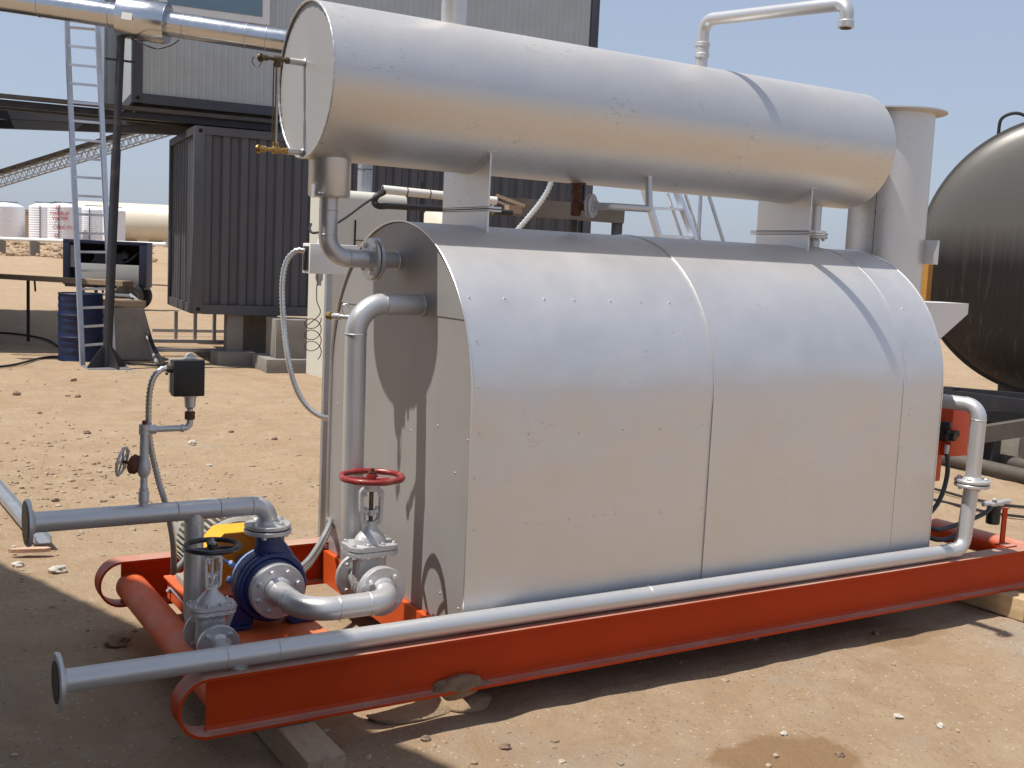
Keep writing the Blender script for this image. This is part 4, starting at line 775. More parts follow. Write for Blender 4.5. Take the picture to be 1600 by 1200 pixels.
# tall cabinet
cb = thing('control_cabinet', 'tall cream sheet-metal cabinet with rounded top standing behind the boiler', 'cabinet')
c0 = gd(489, 480, 9.6); dpt = 9.6
def zat(py, px, d): return at(px, py, d).z
zt, zb_ = zat(299, 550, 9.6), zat(590, 500, 9.6)
cw = 0.72; P0 = gd(511, 480, 9.45)
b = MB(); prf = [(0, zb_), (0, zt - 0.07)] + [(0.07 - 0.07 * math.cos(R_(a)), zt - 0.07 + 0.07 * math.sin(R_(a))) for a in (22, 45, 67, 90)] + [(0.45, zt), (0.45, zb_)]
b.prism(prf, P0, (0, 1, 0), (0, 0, 1), (cw, 0, 0)); b.build('body', M['cab'], cb)
b = MB(); b.box((P0.x + 0.235, P0.y - 0.004, (zt + zb_) / 2 - 0.1), (0.012, 0.012, zt - zb_ - 0.3)); b.box((P0.x + 0.45, P0.y - 0.004, zt - 0.42), (0.42, 0.006, 0.006)); b.build('door_gap', M['dark'], cb)
for dx, dy in ((0.06, 0.04), (cw - 0.04, 0.04), (0.30, 0.41), (cw - 0.04, 0.41)):
    b = MB(); b.bar((P0.x + dx, P0.y + dy, 0), (P0.x + dx, P0.y + dy, zb_), 0.05, 0.05, up=V((0, 1, 0))); b.build('leg', M['fgrey'], cb)
vp = thing('vent_pipe', 'short upright galvanised cylinder standing on top of the cream cabinet', 'pipe')
b = MB(); vb = V((P0.x + 0.40, P0.y + 0.2, zt)); b.lathe([(0.065, 0), (0.065, 0.28), (0.067, 0.283), (0.067, 0.9)], vb, UZ, 24); b.build('tube', M['galv'], vp); b = MB(); b.torus(vb + V((0, 0, 0.2)), UZ, 0.066, 0.004, 24, 6); b.build('band', M['cable'], vp)
# white pvc run and black hose
pv = thing('pvc_pipe', 'white plastic pipe clipped horizontally behind the front saddle, cable end sticking out', 'pipe')
a_, b_ = at(598, 296, 8.4), at(775, 314, 8.8); b = MB(); b.cyl(a_, b_, 0.033, 20); b.build('tube', M['pvc'], pv)
for px in (634, 669, 740): q = a_ + (b_ - a_) * ((px - 598) / 177); b = MB(); b.torus(q, (b_ - a_), 0.035, 0.004, 20, 6); b.build('clip', M['rust'], pv)
b = MB(); b.cyl(a_ + (a_ - b_).normalized() * 0.001, a_ - (a_ - b_).normalized() * 0.002, 0.027, 16); b.build('bore', M['dark'], pv)
b = MB(); b.tube(spline([at(600, 300, 8.35), at(589, 306, 8.3), at(585, 316, 8.3), at(592, 322, 8.3), at(610, 322, 8.35), at(660, 325, 8.5), at(760, 330, 8.8), at(800, 333, 8.9)], 8), 0.024, 14); tag(b.build('black_hose', M['cable']), 'thick black hose looped under the white plastic pipe', 'hose')
b = MB(); b.tube(spline([at(598, 301, 8.3), at(570, 318, 8.2), at(540, 340, 8.1), at(510, 358, 8.0), at(490, 364, 8.0), at(484, 358, 8.1), at(486, 350, 8.3)], 8), 0.009, 10); tag(b.build('black_cable', M['cable']), 'thin black cable drooping from white plastic pipe towards the cabinet edge', 'cable')
# pipe rack seen through the gap
rk = thing('steel_rack', 'grey painted steel rack frame seen in the gap between drum and boiler', 'rack')
for (p0, p1, hh) in ((at(790, 322, 10.5), at(975, 336, 10.5), 0.16), ):
    b = MB(); b.bar(p0, p1, 0.12, hh); b.build('rail', M['brownsteel'], rk)
b = MB(); q = at(965, 335, 10.5); b.bar((q.x, q.y, 0), (q.x, q.y, q.z + 0.07), 0.07, 0.08, up=V((0, 1, 0))); b.build('leg', M['fgrey'], rk)
b = MB(); q = at(895, 335, 10.6); b.bar((q.x, q.y, 0), (q.x, q.y, q.z), 0.06, 0.07, up=V((0, 1, 0))); b.build('leg', M['steel'], rk)
b = MB(); q = at(657, 335, 10.5); b.bar((q.x, q.y, 0), (q.x, q.y, q.z + 0.3), 0.05, 0.05, up=V((0, 1, 0))); b.build('leg', M['steel'], rk)
b = MB(); b.bar(at(775, 305, 10.3), at(820, 322, 10.3), 0.04, 0.03); b.bar(at(771, 312, 10.3), at(815, 330, 10.3), 0.04, 0.02); b.box(at(802, 327, 10.2), (0.14, 0.08, 0.07)); b.build('clamp', M['wood'], rk)
t = thing('rack_conduit', 'ribbed metal conduit rising diagonally behind the drum towards the steel rack', 'conduit')
P, rr = flexpath([at(806, 362, 7.6), at(825, 340, 7.6), at(845, 315, 7.6), at(860, 288, 7.6), at(868, 250, 7.6)], 0.020, 0.026); b = MB(); b.tube(P, rr, 10); b.build('hose', M['flex'], t, ang=60)
hv = thing('horizontal_vessel', 'cream horizontal vessel glimpsed between boiler top and drum behind the front saddle', 'tank')
b = MB(); q = at(655, 375, 11.5); b.lathe([(0.05, 0), (0.22, 0.03), (0.32, 0.10), (0.36, 0.2), (0.36, 0.55), (0.32, 0.65), (0.2, 0.73), (0.04, 0.75)], q, (1, -0.1, 0), 40); b.build('shell', M['cream'], hv); b = MB(); b.box((q.x + 0.4, q.y, q.z / 2 - 0.16), (0.1, 0.4, q.z - 0.32)); b.box((q.x + 0.6, q.y, q.z / 2 - 0.16), (0.1, 0.4, q.z - 0.32)); b.build('support', M['fgrey'], hv)

# ---------------------------------------------------------------- containers
def container(o, L_, Wd, H, wall, frm, label, cat, hole=True, long_m=None, end_m=None, pitch=0.28, dep=0.036, mod=0, name='shipping_container', sd=SD, bd=BD):
    t = thing(name, label, cat); o = V(o); pw = 0.16
    def pt(a, c, z): return o + sd * a + bd * c + V((0, 0, z))
    for nm, (u, n_, ln, org) in {'front': (sd, -bd, L_, pt(0, 0, 0)), 'back': (sd, bd, L_, pt(0, Wd, 0)), 'left': (bd, -sd, Wd, pt(0, 0, 0)), 'right': (bd, sd, Wd, pt(L_, 0, 0))}.items():
        b = MB(); P = []; x = pw; 
        while x < ln - pw - pitch * 0.5:
            for fx, dd in ((0, 0.03), (0.36, 0.03), (0.5, 0.03 + dep), (0.86, 0.03 + dep)):
                xx = min(x + fx * pitch, ln - pw); P.append(org + u * xx - n_ * dd)
            x += pitch
        P.append(org + u * (ln - pw) - n_ * 0.03)
        z0, z1 = 0.15, H - 0.12
        b.sweep([p_ + V((0, 0, z0)) for p_ in P], (0, 0, z1 - z0)); Q = [p_ - n_ * 0.012 for p_ in P]; b.sweep([p_ + V((0, 0, z0)) for p_ in Q], (0, 0, z1 - z0))
        b.build('end_wall' if nm in ('left', 'right') else 'side_wall', (end_m if nm in ('left', 'right') and end_m else wall), t, ang=20)
    for a, c in ((0, 0), (L_, 0), (0, Wd), (L_, Wd)):
        b = MB(); b.box(pt(a + (pw / 2 if a == 0 else -pw / 2), c + (pw / 2 if c == 0 else -pw / 2), H / 2), (pw, pw, H), axes=(sd, bd, UZ), bev=0.008); po = b.build('corner_post', frm, t)
        for z in (0.07, H - 0.07):
            b = MB(); f0 = pt(a + (0.09 if a == 0 else -0.09), c, z) - bd * (0.003 if c == 0 else -0.003)
            b.lathe([(0.034, 0), (0.034, 0.001)], f0, bd, 14); b.build('casting_hole', M['dark'], po)
    for z, hh in ((0.07, 0.15), (H - 0.06, 0.12)):
        for c in (0.03, Wd - 0.03): b = MB(); b.box(pt(L_ / 2, c, z), (L_ - 2 * pw, 0.06, hh), axes=(sd, bd, UZ)); b.build('rail', frm, t)
        for a in (0.03, L_ - 0.03): b = MB(); b.box(pt(a, Wd / 2, z), (0.06, Wd - 2 * pw, hh), axes=(sd, bd, UZ)); b.build('rail', frm, t)
    b = MB(); b.box(pt(L_ / 2, Wd / 2, H - 0.02), (L_ - 0.1, Wd - 0.1, 0.03), axes=(sd, bd, UZ)); b.build('roof', frm, t)
    b = MB(); b.box(pt(L_ / 2, Wd / 2, 0.10), (L_ - 0.1, Wd - 0.1, 0.04), axes=(sd, bd, UZ)); b.build('floor', frm, t)
    return t, pt
A1 = at(300, 490, 17.2); cz = A1.z
lowc, ptl = container(A1, 6.95, 2.8, 2.87, M['dgrey'], M['dgrey'], 'dark charcoal corrugated container raised on concrete piers, directly under the light grey cabin', 'container', dep=0.055)
for px, dd in ((312, 0), ): pass
A2 = at(206, 159, 17.3)
upc, ptu = container(A2, 8.2, 2.8, 3.4, M['lgrey'], M['fgrey'], 'light grey ribbed cabin with dark slate frame and window, topmost above the dark container', 'cabin', pitch=0.115, dep=0.014, name='site_cabin')
b = MB(); wz = 1.46; b.box(ptu(1.25, -0.01, wz + 0.55), (1.72, 0.05, 1.16), axes=(SD, BD, UZ)); wf = b.build('window_frame', M['white'], upc); b = MB(); b.box(ptu(1.25, -0.035, wz + 0.56), (1.48, 0.02, 0.96), axes=(SD, BD, UZ)); b.build('pane', M['pane'], wf)
# piers
for (px, dq, w1, l1, lab) in ((455, 0.4, 0.62, 0.7, 'pale concrete pier with wide stepped foot under the front of the dark container'), (365, 1.3, 0.25, 0.3, 'narrow pale concrete pillar under the dark container near its left corner')):
    q = gd(px, 500, 16.9 + dq * 0.6); t = thing('concrete_pier', lab, 'pier'); 
    b = MB(); b.box(q + V((0, 0, cz / 2 + 0.08)), (w1, l1, cz - 0.16), axes=(SD, BD, UZ), bev=0.01); b.build('column', M['conc'], t)
    b = MB(); b.box(q + V((0, 0, 0.09)), (w1 + 0.34, l1 + 0.34, 0.22), axes=(SD, BD, UZ), bev=0.01); b.build('footing', M['conc'], t)
back, ptb = container(ptl(1.5, 3.0, 0), 5.4, 2.6, 2.8, M['dgrey'], M['dgrey'], 'unseen dark container added behind the raised one to shade the ground', 'container', dep=0.055)  # added out of sight so its shadow darkens the ground under the raised one
for a, c, lb_ in ((2.0, 5.2, 'added rear concrete pier under the left end of the unseen shade container'), (6.4, 5.2, 'added rear concrete pier under the right end of the unseen shade container'), (5.5, 0.5, 'plain concrete pier under the right front corner of the dark container'), (5.5, 2.1, 'plain concrete pier under the right rear corner of the dark container'), (1.35, 1.5, 'shaded square concrete pier between the slim pillar and the stepped pier'), (3.0, 2.2, 'shaded square concrete pier under the middle rear of the dark container')):  # the two rear piers only prop up the added container
    q = ptl(a, c, 0); b = MB(); b.box((q.x, q.y, cz / 2), (0.5, 0.5, cz), bev=0.01); tag(b.build('concrete_pier', M['conc']), lb_, 'pier')
# steel platform under the cabin
pf = thing('steel_platform', 'dark steel platform of long beams carrying the light grey cabin', 'platform')
b = MB(); z = A2.z - 0.10
q0 = ptu(-3.3, 0, 0); q0.z = z; q1 = ptu(8.3, 0, 0); q1.z = z
b.bar(q0, q1, 0.12, 0.06); b.build('edge_beam', M['brownsteel'], pf)
b = MB(); b.bar(q0 + V((0, 0.1, -0.10)), q1 + V((0, 0.1, -0.10)), 0.12, 0.09); b.build('edge_beam', M['steel'], pf)
b = MB(); b.bar(q0 + V((0, 0.7, -0.07)), q1 + V((0, 0.7, -0.07)), 0.12, 0.12); b.build('edge_beam', M['steel'], pf)
b = MB(); b.box(ptu(4.1, 1.4, -0.13), (8.1, 2.7, 0.06), axes=(SD, BD, UZ)); b.build('deck', M['steel'], pf)
b = MB(); b.bar(at(-160, 170, 18.8), at(430, 201, 18.6), 0.12, 0.15); b.build('cross_girder', M['fgrey'], pf)
b = MB(); b.bar(at(-160, 188, 19.4), at(640, 217, 18.0), 0.12, 0.15); b.build('cross_girder', M['fgrey'], pf)
b = MB()
for k in range(10): b.bar(ptu(0.2 + 0.8 * k, 0.1, -0.15), ptu(0.2 + 0.8 * k, 2.4, -0.15), 0.08, 0.10)
b.build('joists', M['steel'], pf)
b = MB(); yy = A2.z
for k in range(26): q = ptu(-3.2 + 0.12 * k, 1.4, -0.10); b.cyl(q, q + V((0, 0, 0.10)), 0.006, 5)
b.bar(ptu(-3.3, 1.4, 0.0), ptu(-0.2, 1.4, 0.0), 0.01, 0.01); b.build('mesh_edging', M['steel'], pf)
for px in (-120,): q = gd(px, 180, 18.9); b = MB(); b.bar((q.x, q.y, 0), (q.x, q.y, 3.6), 0.2, 0.2, up=V((0, 1, 0))); b.build('leg', M['fgrey'], pf)
# far column seen at left of the cabin
sc_ = thing('silo_column', 'pale grey upright sheet column rising left of the cabin behind the ladder', 'column')
b = MB(); q = ptu(0.12, 3.4, -0.05); b.box((q.x, q.y, q.z + 1.7), (0.50, 0.5, 3.5), bev=0.01); b.build('panel', M['lgrey'], sc_)
b = MB(); b.box((q.x - 0.28, q.y, q.z + 1.7), (0.06, 0.5, 3.5)); b.box((q.x + 0.28, q.y - 0.2, q.z + 1.7), (0.05, 0.1, 3.5)); b.build('edge_strip', M['galv'], sc_)

# clad pipeline with support pole
cp = thing('clad_pipeline', 'shiny metal-clad insulated pipeline crossing at upper left with one wider drum-like joint', 'pipe')
E0, E1_ = at(-90, -16, 16.0), at(520, 76, 16.15); dv = (E1_ - E0)
def cpp(px): return E0 + dv * ((px + 90) / 610)
b = MB(); b.cyl(E0, E1_, 0.177, 48); b.build('cladding', M['clad'], cp)
for px in (62, 172, 287, 385, 417): b = MB(); b.torus(cpp(px), dv, 0.178, 0.006, 48, 6); b.build('joint_band', M['galv'], cp)
b = MB(); c_ = cpp(186); dn = dv.normalized(); ln = (cpp(262) - cpp(186)).length; b.lathe([(0.17, 0), (0.290, 0.004), (0.295, 0.012), (0.295, ln - 0.05), (0.287, ln - 0.03), (0.287, ln - 0.01), (0.17, ln)], c_, dn, 48); dj = b.build('insulated_joint', M['clad'], cp)
q = cpp(208) - CF * 0.302 - UZ * 0.06; b = MB(); b.box(q, (0.15, 0.004, 0.10), axes=(dn, (CF - dn * CF.dot(dn)).normalized(), (CF - dn * CF.dot(dn)).normalized().cross(dn) * -1)); b.build('paper_label', M['paper'], dj)
sp2 = thing('support_pole', 'black steel pole with small collar and triangular base fins holding up the pipeline', 'pole')
bs = onz(167, 574, 0); tp = cpp(188) - UZ * 0.26; b = MB(); b.cyl(bs, bs.lerp(tp, 0.66), 0.066, 20); b.build('lower_tube', M['steel'], sp2); b = MB(); b.cyl(bs.lerp(tp, 0.655), tp, 0.055, 20); b.build('upper_tube', M['steel'], sp2)
b = MB(); cc = bs.lerp(tp, 0.925); b.box(cc, (0.42, 0.06, 0.025)); b.build('collar', M['steel'], sp2)
for a in (0.35, 0.35 + PI / 2, 0.35 + PI, 0.35 - PI / 2):
    d = V((math.cos(a), math.sin(a), 0)); b = MB(); b.prism([(0.05, 0.0), (0.31, 0.0), (0.31, 0.03), (0.06, 0.33)], bs - d.cross(UZ) * 0.006, d, (0, 0, 1), d.cross(UZ) * 0.012); b.build('base_fin', M['steel'], sp2)
b = MB(); b.box(bs + V((0, 0, -0.005)), (0.62, 0.5, 0.02)); b.build('base_plate', M['galv'], sp2)
b = MB(); b.tube(spline([cpp(205) - UZ * 0.3, at(222, 68, 15.7), at(245, 76, 15.7), at(268, 70, 15.7), at(280, 62, 15.8)], 8), 0.011, 8); tag(b.build('looped_cable', M['cable']), 'thin black cable sagging in a loop below the pipeline joint', 'cable')
# aluminium ladder
ld = thing('extension_ladder', 'tall silver aluminium ladder leaning at left in front of the blue barrel', 'ladder')
la0, la1 = onz(129, 571, 0), at(103, 8, 16.45); lb0 = at(172, 545, 16.4); lb0 = onz(177, 566, 0.02); lb1 = at(151, 12, 16.5)
for p0, p1 in ((la0, la1), (lb0, lb1)): b = MB(); b.bar(p0, p1, 0.035, 0.075, up=V((1, 0.3, 0))); b.build('rail', M['alu'], ld)
for k in range(19):
    f = 0.055 + k * 0.052
    if f > 1: break
    b = MB(); b.bar(la0.lerp(la1, f), lb0.lerp(lb1, f), 0.03, 0.035); b.build('rung', M['alu'], ld)
# step ladder in the gap
def stepl(px0, py0, px1, py1, w_, d, nr, label):
    t = thing('step_ladder', label, 'ladder'); up_, dn_ = at(px0, py0, d), at(px1, py1, d)
    dirn = (dn_ - up_); k = (dn_.z) / (up_.z - dn_.z); ft = dn_ + dirn * k; wv = V((0.85, -0.52, 0)) * w_
    for s_ in (0, 1): b = MB(); b.bar(up_ + wv * s_ * 0.8 - dirn * 0.1, ft + wv * s_ * 1.2, 0.07, 0.04, up=V((1, 0, 0))); b.build('rail', M['alu'], t)
    for j in range(nr): f = 0.06 + j * 0.95 / nr; b = MB(); b.bar((up_).lerp(ft, f), (up_ + wv * 0.8).lerp(ft + wv * 1.2, f), 0.06, 0.025); b.build('step', M['alu'], t)
    b = MB()
    for s_ in (0.55, 1.0): b.cyl(up_ + wv * s_, V(((ft + wv * s_).x + 0.7, (ft + wv * s_).y + 0.7, 0)), 0.014, 8)
    b.build('brace', M['alu'], t)
    return t
stepl(1008, 300, 1030, 372, 0.40, 11.0, 9, 'aluminium step ladder seen through the gap between drum and boiler')
for px0, px1, lab in ((1095, 1091, 'thin upright galvanised rod right of the step ladder in the gap'), (1106, 1131, 'thin slanting galvanised rod right of the step ladder in the gap')):
    a_, b_ = at(px0, 300, 11.0), at(px1, 380, 11.0); dr = b_ - a_; ft = b_ + dr * (b_.z / (a_.z - b_.z)); b = MB(); b.cyl(a_ - dr * 0.4, ft, 0.017, 8); tag(b.build('brace_rod', M['galv']), lab, 'rod')

# ---------------------------------------------------------------- left background
def fg(px, py): return onz(px, py, 0)
q = gd(126, 500, 17.2); t = thing('steel_barrel', 'dark blue steel barrel with ribbed sides standing on the sand behind the ladder', 'barrel')
b = MB(); pr_ = []; 
for k in range(61):
    z = 1.02 * k / 60; rr_ = 0.325 + (0.012 if min(abs(z - zz) for zz in (0.34, 0.68)) < 0.02 else 0) + 0.004 * math.sin(z * 55); pr_.append((rr_, z))
pr_ = [(0.335, 0.0)] + pr_[1:-1] + [(0.337, 1.02), (0.325, 1.03), (0.32, 1.01)]
b.lathe(pr_, V((q.x, q.y, 0.0)), UZ, 40); b.build('shell', M['barrel'], t)
q = gd(198, 520, 17.8); t = thing('concrete_block', 'grey tapered concrete block with brown board on top beside the black pole', 'block')
b = MB(); b.prism([(-0.42, 0), (0.45, 0), (0.22, 0.82), (-0.42, 0.82)], q - BD * 0.35, SD, (0, 0, 1), BD * 0.7); b.build('block', M['conc'], t)
b = MB(); b.box(q + V((-0.1, 0, 0.88)), (0.66, 0.6, 0.10), bev=0.01); b.build('board', M['wood'], t)
b = MB(); b.bar(gd(135, 500, 18.2, 0.98), gd(205, 500, 18.2, 0.98), 0.25, 0.03); tag(b.build('pale_slat', M['galv']), 'thin pale metal slat lying across the brown board top', 'slat')
b = MB(); b.tube(spline([gd(203, 480, 18.0, 1.0), gd(218, 480, 17.9, 0.85), gd(230, 480, 17.6, 0.4), gd(246, 480, 17.0, 0.02)], 8), 0.03, 8); tag(b.build('white_hose', M['galv']), 'pale grey hose drooping from the concrete block to the sand', 'hose')
b = MB(); b.tube(spline([gd(206, 480, 17.9, 0.95), gd(222, 480, 17.8, 0.7), gd(240, 480, 17.3, 0.25), gd(258, 480, 16.8, 0.02)], 8), 0.028, 8); tag(b.build('black_hose', M['cable']), 'black hose running down beside the pale hose from the concrete block', 'hose')
b = MB(); P = [fg(-30, 520), fg(30, 524), fg(75, 533), fg(105, 550), fg(150, 560)]; b.tube([v_ + V((0, 0, 0.02)) for v_ in spline(P, 8)], 0.02, 8); tag(b.build('ground_cable', M['cable']), 'black cable snaking over the shaded sand left of the barrel', 'cable')
b = MB(); P = [fg(-30, 577), fg(20, 572), fg(70, 560), fg(110, 560), fg(170, 566), fg(260, 574)]; b.tube([v_ + V((0, 0, 0.015)) for v_ in spline(P, 8)], 0.018, 8); tag(b.build('ground_cable', M['cable']), 'black cable lying on the sand past the foot of the ladder', 'cable')
# plank bench
t = thing('plank_bench', 'long weathered plank on thin steel trestle legs at the left edge', 'bench')
a_, b_ = gd(-60, 435, 20, 1.14), gd(200, 435, 19, 1.14); b = MB(); b.bar(a_, b_, 0.30, 0.085); b.build('plank', M['wood'], t)
for px in (44, 150, -30): q = gd(px, 470, 20 - px * 0.004); b = MB(); b.bar((q.x, q.y, 0.0), (q.x, q.y, 1.1), 0.05, 0.05, up=V((0, 1, 0))); b.bar((q.x + 0.12, q.y, 0.9), (q.x + 0.12, q.y + 0.1, 1.1), 0.03, 0.03); b.build('leg', M['steel'], t)
# towable compressor
t = thing('towable_compressor', 'navy towable compressor with open engine bay and one big tyre, beyond the barrel', 'compressor')
D = 30.5; o_ = gd(98, 440, D); sx = V((0.8512, -0.5248, 0)); sy = V((0.5248, 0.8512, 0)); Lc = 2.30; z0 = 0.60; z1 = 1.86
def cpt(a, c, z): return o_ + sx * a + sy * c + V((0, 0, z))
for nm, c_, s_, m_ in (('canopy_top', cpt(Lc / 2, 0.25, z1 - 0.03), (Lc, 0.5, 0.10), 'navy'), ('canopy_post', cpt(0.09, 0.25, (z0 + z1) / 2), (0.18, 0.5, z1 - z0 - 0.08), 'navy'), ('canopy_post', cpt(Lc - 0.10, 0.25, (z0 + z1) / 2), (0.20, 0.5, z1 - z0 - 0.08), 'navy'), ('back_panel', cpt(Lc / 2, 0.5, (z0 + z1) / 2), (Lc - 0.4, 0.06, z1 - z0 - 0.1), 'dark'), ('lower_panel', cpt(Lc / 2 + 0.1, 0.05, 0.98), (Lc - 0.62, 0.08, 0.52), 'lgrey'), ('chassis', cpt(Lc / 2, 0.25, z0 + 0.05), (Lc - 0.1, 0.5, 0.14), 'steel')):
    b = MB(); b.box(c_, s_, axes=(sx, sy, UZ), bev=0.01); b.build(nm, M[m_], t)
b = MB(); b.box(cpt(1.2, 0.3, 1.35), (0.8, 0.3, 0.4), axes=(sx, sy, UZ), bev=0.05); b.lathe([(0.16, 0), (0.16, 0.5)], cpt(0.8, 0.4, 1.5), sx, 16); b.lathe([(0.12, 0), (0.15, 0.1), (0.1, 0.2)], cpt(1.6, 0.3, 1.4), UZ, 16); b.tube(spline([cpt(0.7, 0.2, 1.2), cpt(1.0, 0.2, 1.5), cpt(1.6, 0.2, 1.3), cpt(2.0, 0.3, 1.6)], 6), 0.04, 8); b.build('engine', M['steel'], t)
b = MB(); b.box(cpt(0.22, 0.1, 1.42), (0.25, 0.05, 0.6), axes=(sx, sy, UZ)); b.build('control_panel', M['lgrey'], t)
wc = cpt(1.86, -0.12, 0.385); b = MB(); b.lathe([(0.22, -0.11), (0.34, -0.12), (0.385, -0.08), (0.39, 0), (0.385, 0.08), (0.34, 0.12), (0.22, 0.11)], wc, sy, 36); wh = b.build('wheel', M['rubber'], t); b = MB(); b.lathe([(0.22, -0.09), (0.18, -0.05), (0.07, -0.05), (0.06, -0.10), (0.02, -0.11)], wc, sy, 28); b.build('rim', M['steel'], wh)
wc = cpt(1.86, 0.62, 0.385); b = MB(); b.lathe([(0.22, -0.11), (0.34, -0.12), (0.385, -0.08), (0.39, 0), (0.385, 0.08), (0.34, 0.12), (0.22, 0.11)], wc, sy, 36); b.build('wheel', M['rubber'], t)
b = MB(); b.bar(cpt(0.3, 0.7, 0.0), cpt(0.3, 0.7, 0.6), 0.06, 0.06, up=V((0, 1, 0))); b.build('jack_leg', M['steel'], t)
# frames lying under the container
t = thing('pipe_frame', 'galvanised pipe frame lying on the shaded sand under the container corner', 'frame')
for py, d in ((512, 22.5), (530, 20.0), (547, 18.3)):
    b = MB(); a_ = gd(238, py, d, 0.10); b.bar(a_, a_ + SD * 3.2, 0.06, 0.06); b.build('rail', M['galv'], t)
for k in range(3): b = MB(); a_ = gd(275 + 30 * k, 500, 21.8, 0.0); b.bar(a_, a_ + V((0, 0, 0.55)), 0.06, 0.06, up=V((0, 1, 0))); b.build('post', M['galv'], t)
# white polyethylene tanks
TD = 76; TZ = at(100, 373, TD).z
def ptank(px, wpx, pyt, lab, scr=None, d=TD):
    t = thing('plastic_tank', lab, 'tank', 'white plastic tanks on the far berm'); q = at(px, 374, d); rr_ = wpx / 2 / FPX * d; H = at(px, pyt, d).z - q.z
    b = MB(); pr_ = [(rr_ * 0.97, -0.3)]; n_ = 14
    for k in range(n_): z = H * 0.9 * k / n_; pr_ += [(rr_, z + 0.02), (rr_, z + H * 0.9 / n_ - 0.05), (rr_ * 0.985, z + H * 0.9 / n_ - 0.02)]
    pr_ += [(rr_ * 0.97, H * 0.91), (rr_ * 0.6, H * 0.985), (rr_ * 0.2, H), (rr_ * 0.18, H + 0.02)]
    b.lathe(pr_, q, UZ, 36); b.build('shell', M['plastic'], t)
    b = MB(); ff = V((0.5248, 0.8512, 0)); ss = V((0.8512, -0.5248, 0)); b.bar(q - ff * (rr_ + 0.02) + ss * (rr_ * 0.05), q - ff * (rr_ + 0.02) + ss * (rr_ * 0.05) + V((0, 0, H * 0.95)), 0.04, 0.04, up=V((0, 1, 0))); b.bar(q + V((0, 0, H + 0.06)) - ss * rr_ * 0.7, q + V((0, 0, H + 0.06)) + ss * rr_ * 0.7, 0.03, 0.05); b.build('level_pipe', M['steel'], t)
    if scr:
        for (tx, sc_, dx, z) in scr:
            cu = bpy.data.curves.new('lettering', 'FONT'); cu.body = tx; cu.size = sc_; cu.extrude = 0.01; cu.align_x = 'CENTER'; tmp = bpy.data.objects.new('tmp', cu); COL.objects.link(tmp); bpy.context.view_layer.update()
            me_ = bpy.data.meshes.new_from_object(tmp.evaluated_get(bpy.context.evaluated_depsgraph_get())); bpy.data.objects.remove(tmp)
            o2 = bpy.data.objects.new('lettering', me_); me_.materials.clear(); me_.materials.append(M['redink']); COL.objects.link(o2); o2.parent = t
            ang = dx / rr_; pos = q + ss * rr_ * math.sin(ang) * 1.03 - ff * rr_ * math.cos(ang) * 1.03 + V((0, 0, z * H)); nn = (ss * math.sin(ang) - ff * math.cos(ang)).normalized(); tt = UZ.cross(nn).normalized()
            me_.transform(Mx(((tt.x, UZ.x, nn.x, pos.x), (tt.y, UZ.y, nn.y, pos.y), (tt.z, UZ.z, nn.z, pos.z), (0, 0, 0, 1))))
ptank(8, 58, 317, 'leftmost white ribbed plastic tank, cut by the photo edge'); 
ptank(72, 50, 318, 'white ribbed plastic tank directly left of the one with red writing'); ptank(101, 50, 318, 'white ribbed plastic tank with red handwritten words on its side', [('2T', 0.36, 0.0, 0.82), ('MACKUP', 0.30, 0.1, 0.66), ('WATER', 0.30, 0.15, 0.53), ('CEKC-TO', 0.30, 0.35, 0.28), ('2T', 0.3, -0.1, 0.06)], 74)
ptank(146, 38, 323, 'white ribbed plastic tank seen between the ladder rails'); ptank(178, 34, 325, 'white ribbed plastic tank right of the black pole', [('2T', 0.3, 0.0, 0.62), ('MT', 0.3, 0.15, 0.25)], 75)
t = thing('cream_tank', 'large cream horizontal cylinder tank on far berm beside the charcoal container', 'tank')
q = at(122, 344, 86); rr_ = 30 / FPX * 86; ss = V((0.8512, -0.5248, 0)); b = MB(); b.lathe([(0.1, -0.35), (rr_ * 0.6, -0.28), (rr_ * 0.92, -0.1), (rr_, 0.1), (rr_, 9.5)], q, ss, 40); b.build('shell', M['cream'], t)
for k in range(4): b = MB(); b.box(q + ss * (3.3 + 2 * k) + V((0, 0, -rr_ * 0.85)), (0.9, 1.6, rr_ * 1.2), axes=(ss, V((0.52, 0.85, 0)), UZ)); b.build('saddle', M['cream'], t)
b = MB(); b.ball(q + ss * 3.2 + V((-0.8, -1.4, -rr_ + 0.5)), 0.4, 2); b.build('valve', M['white'], t)
b = MB(); q = at(34, 345, 95); b.box(q + V((0, 0, -1.0)), (3.2, 0.4, 3.6), axes=(ss, V((0.52, 0.85, 0)), UZ)); b.box(q + V((0, 0, 0.9)), (3.4, 0.5, 0.15), axes=(ss, V((0.52, 0.85, 0)), UZ)); tag(b.build('far_shed', M['wood']), 'small tan wall with dark coping seen between far white tanks', 'shed')
t = thing('white_pipeline', 'white pipeline on low stands running along the foot of the far berm', 'pipe')
a_, b_ = at(-60, 371, 64), at(260, 382, 60); b = MB(); b.cyl(a_, b_, 0.11, 12); b.build('line', M['white'], t)
for f in (0.2, 0.37, 0.6, 0.8): q = a_.lerp(b_, f); b = MB(); b.box((q.x, q.y, q.z - 0.5), (0.5, 0.5, 0.9)); b.build('stand', M['conc'], t)
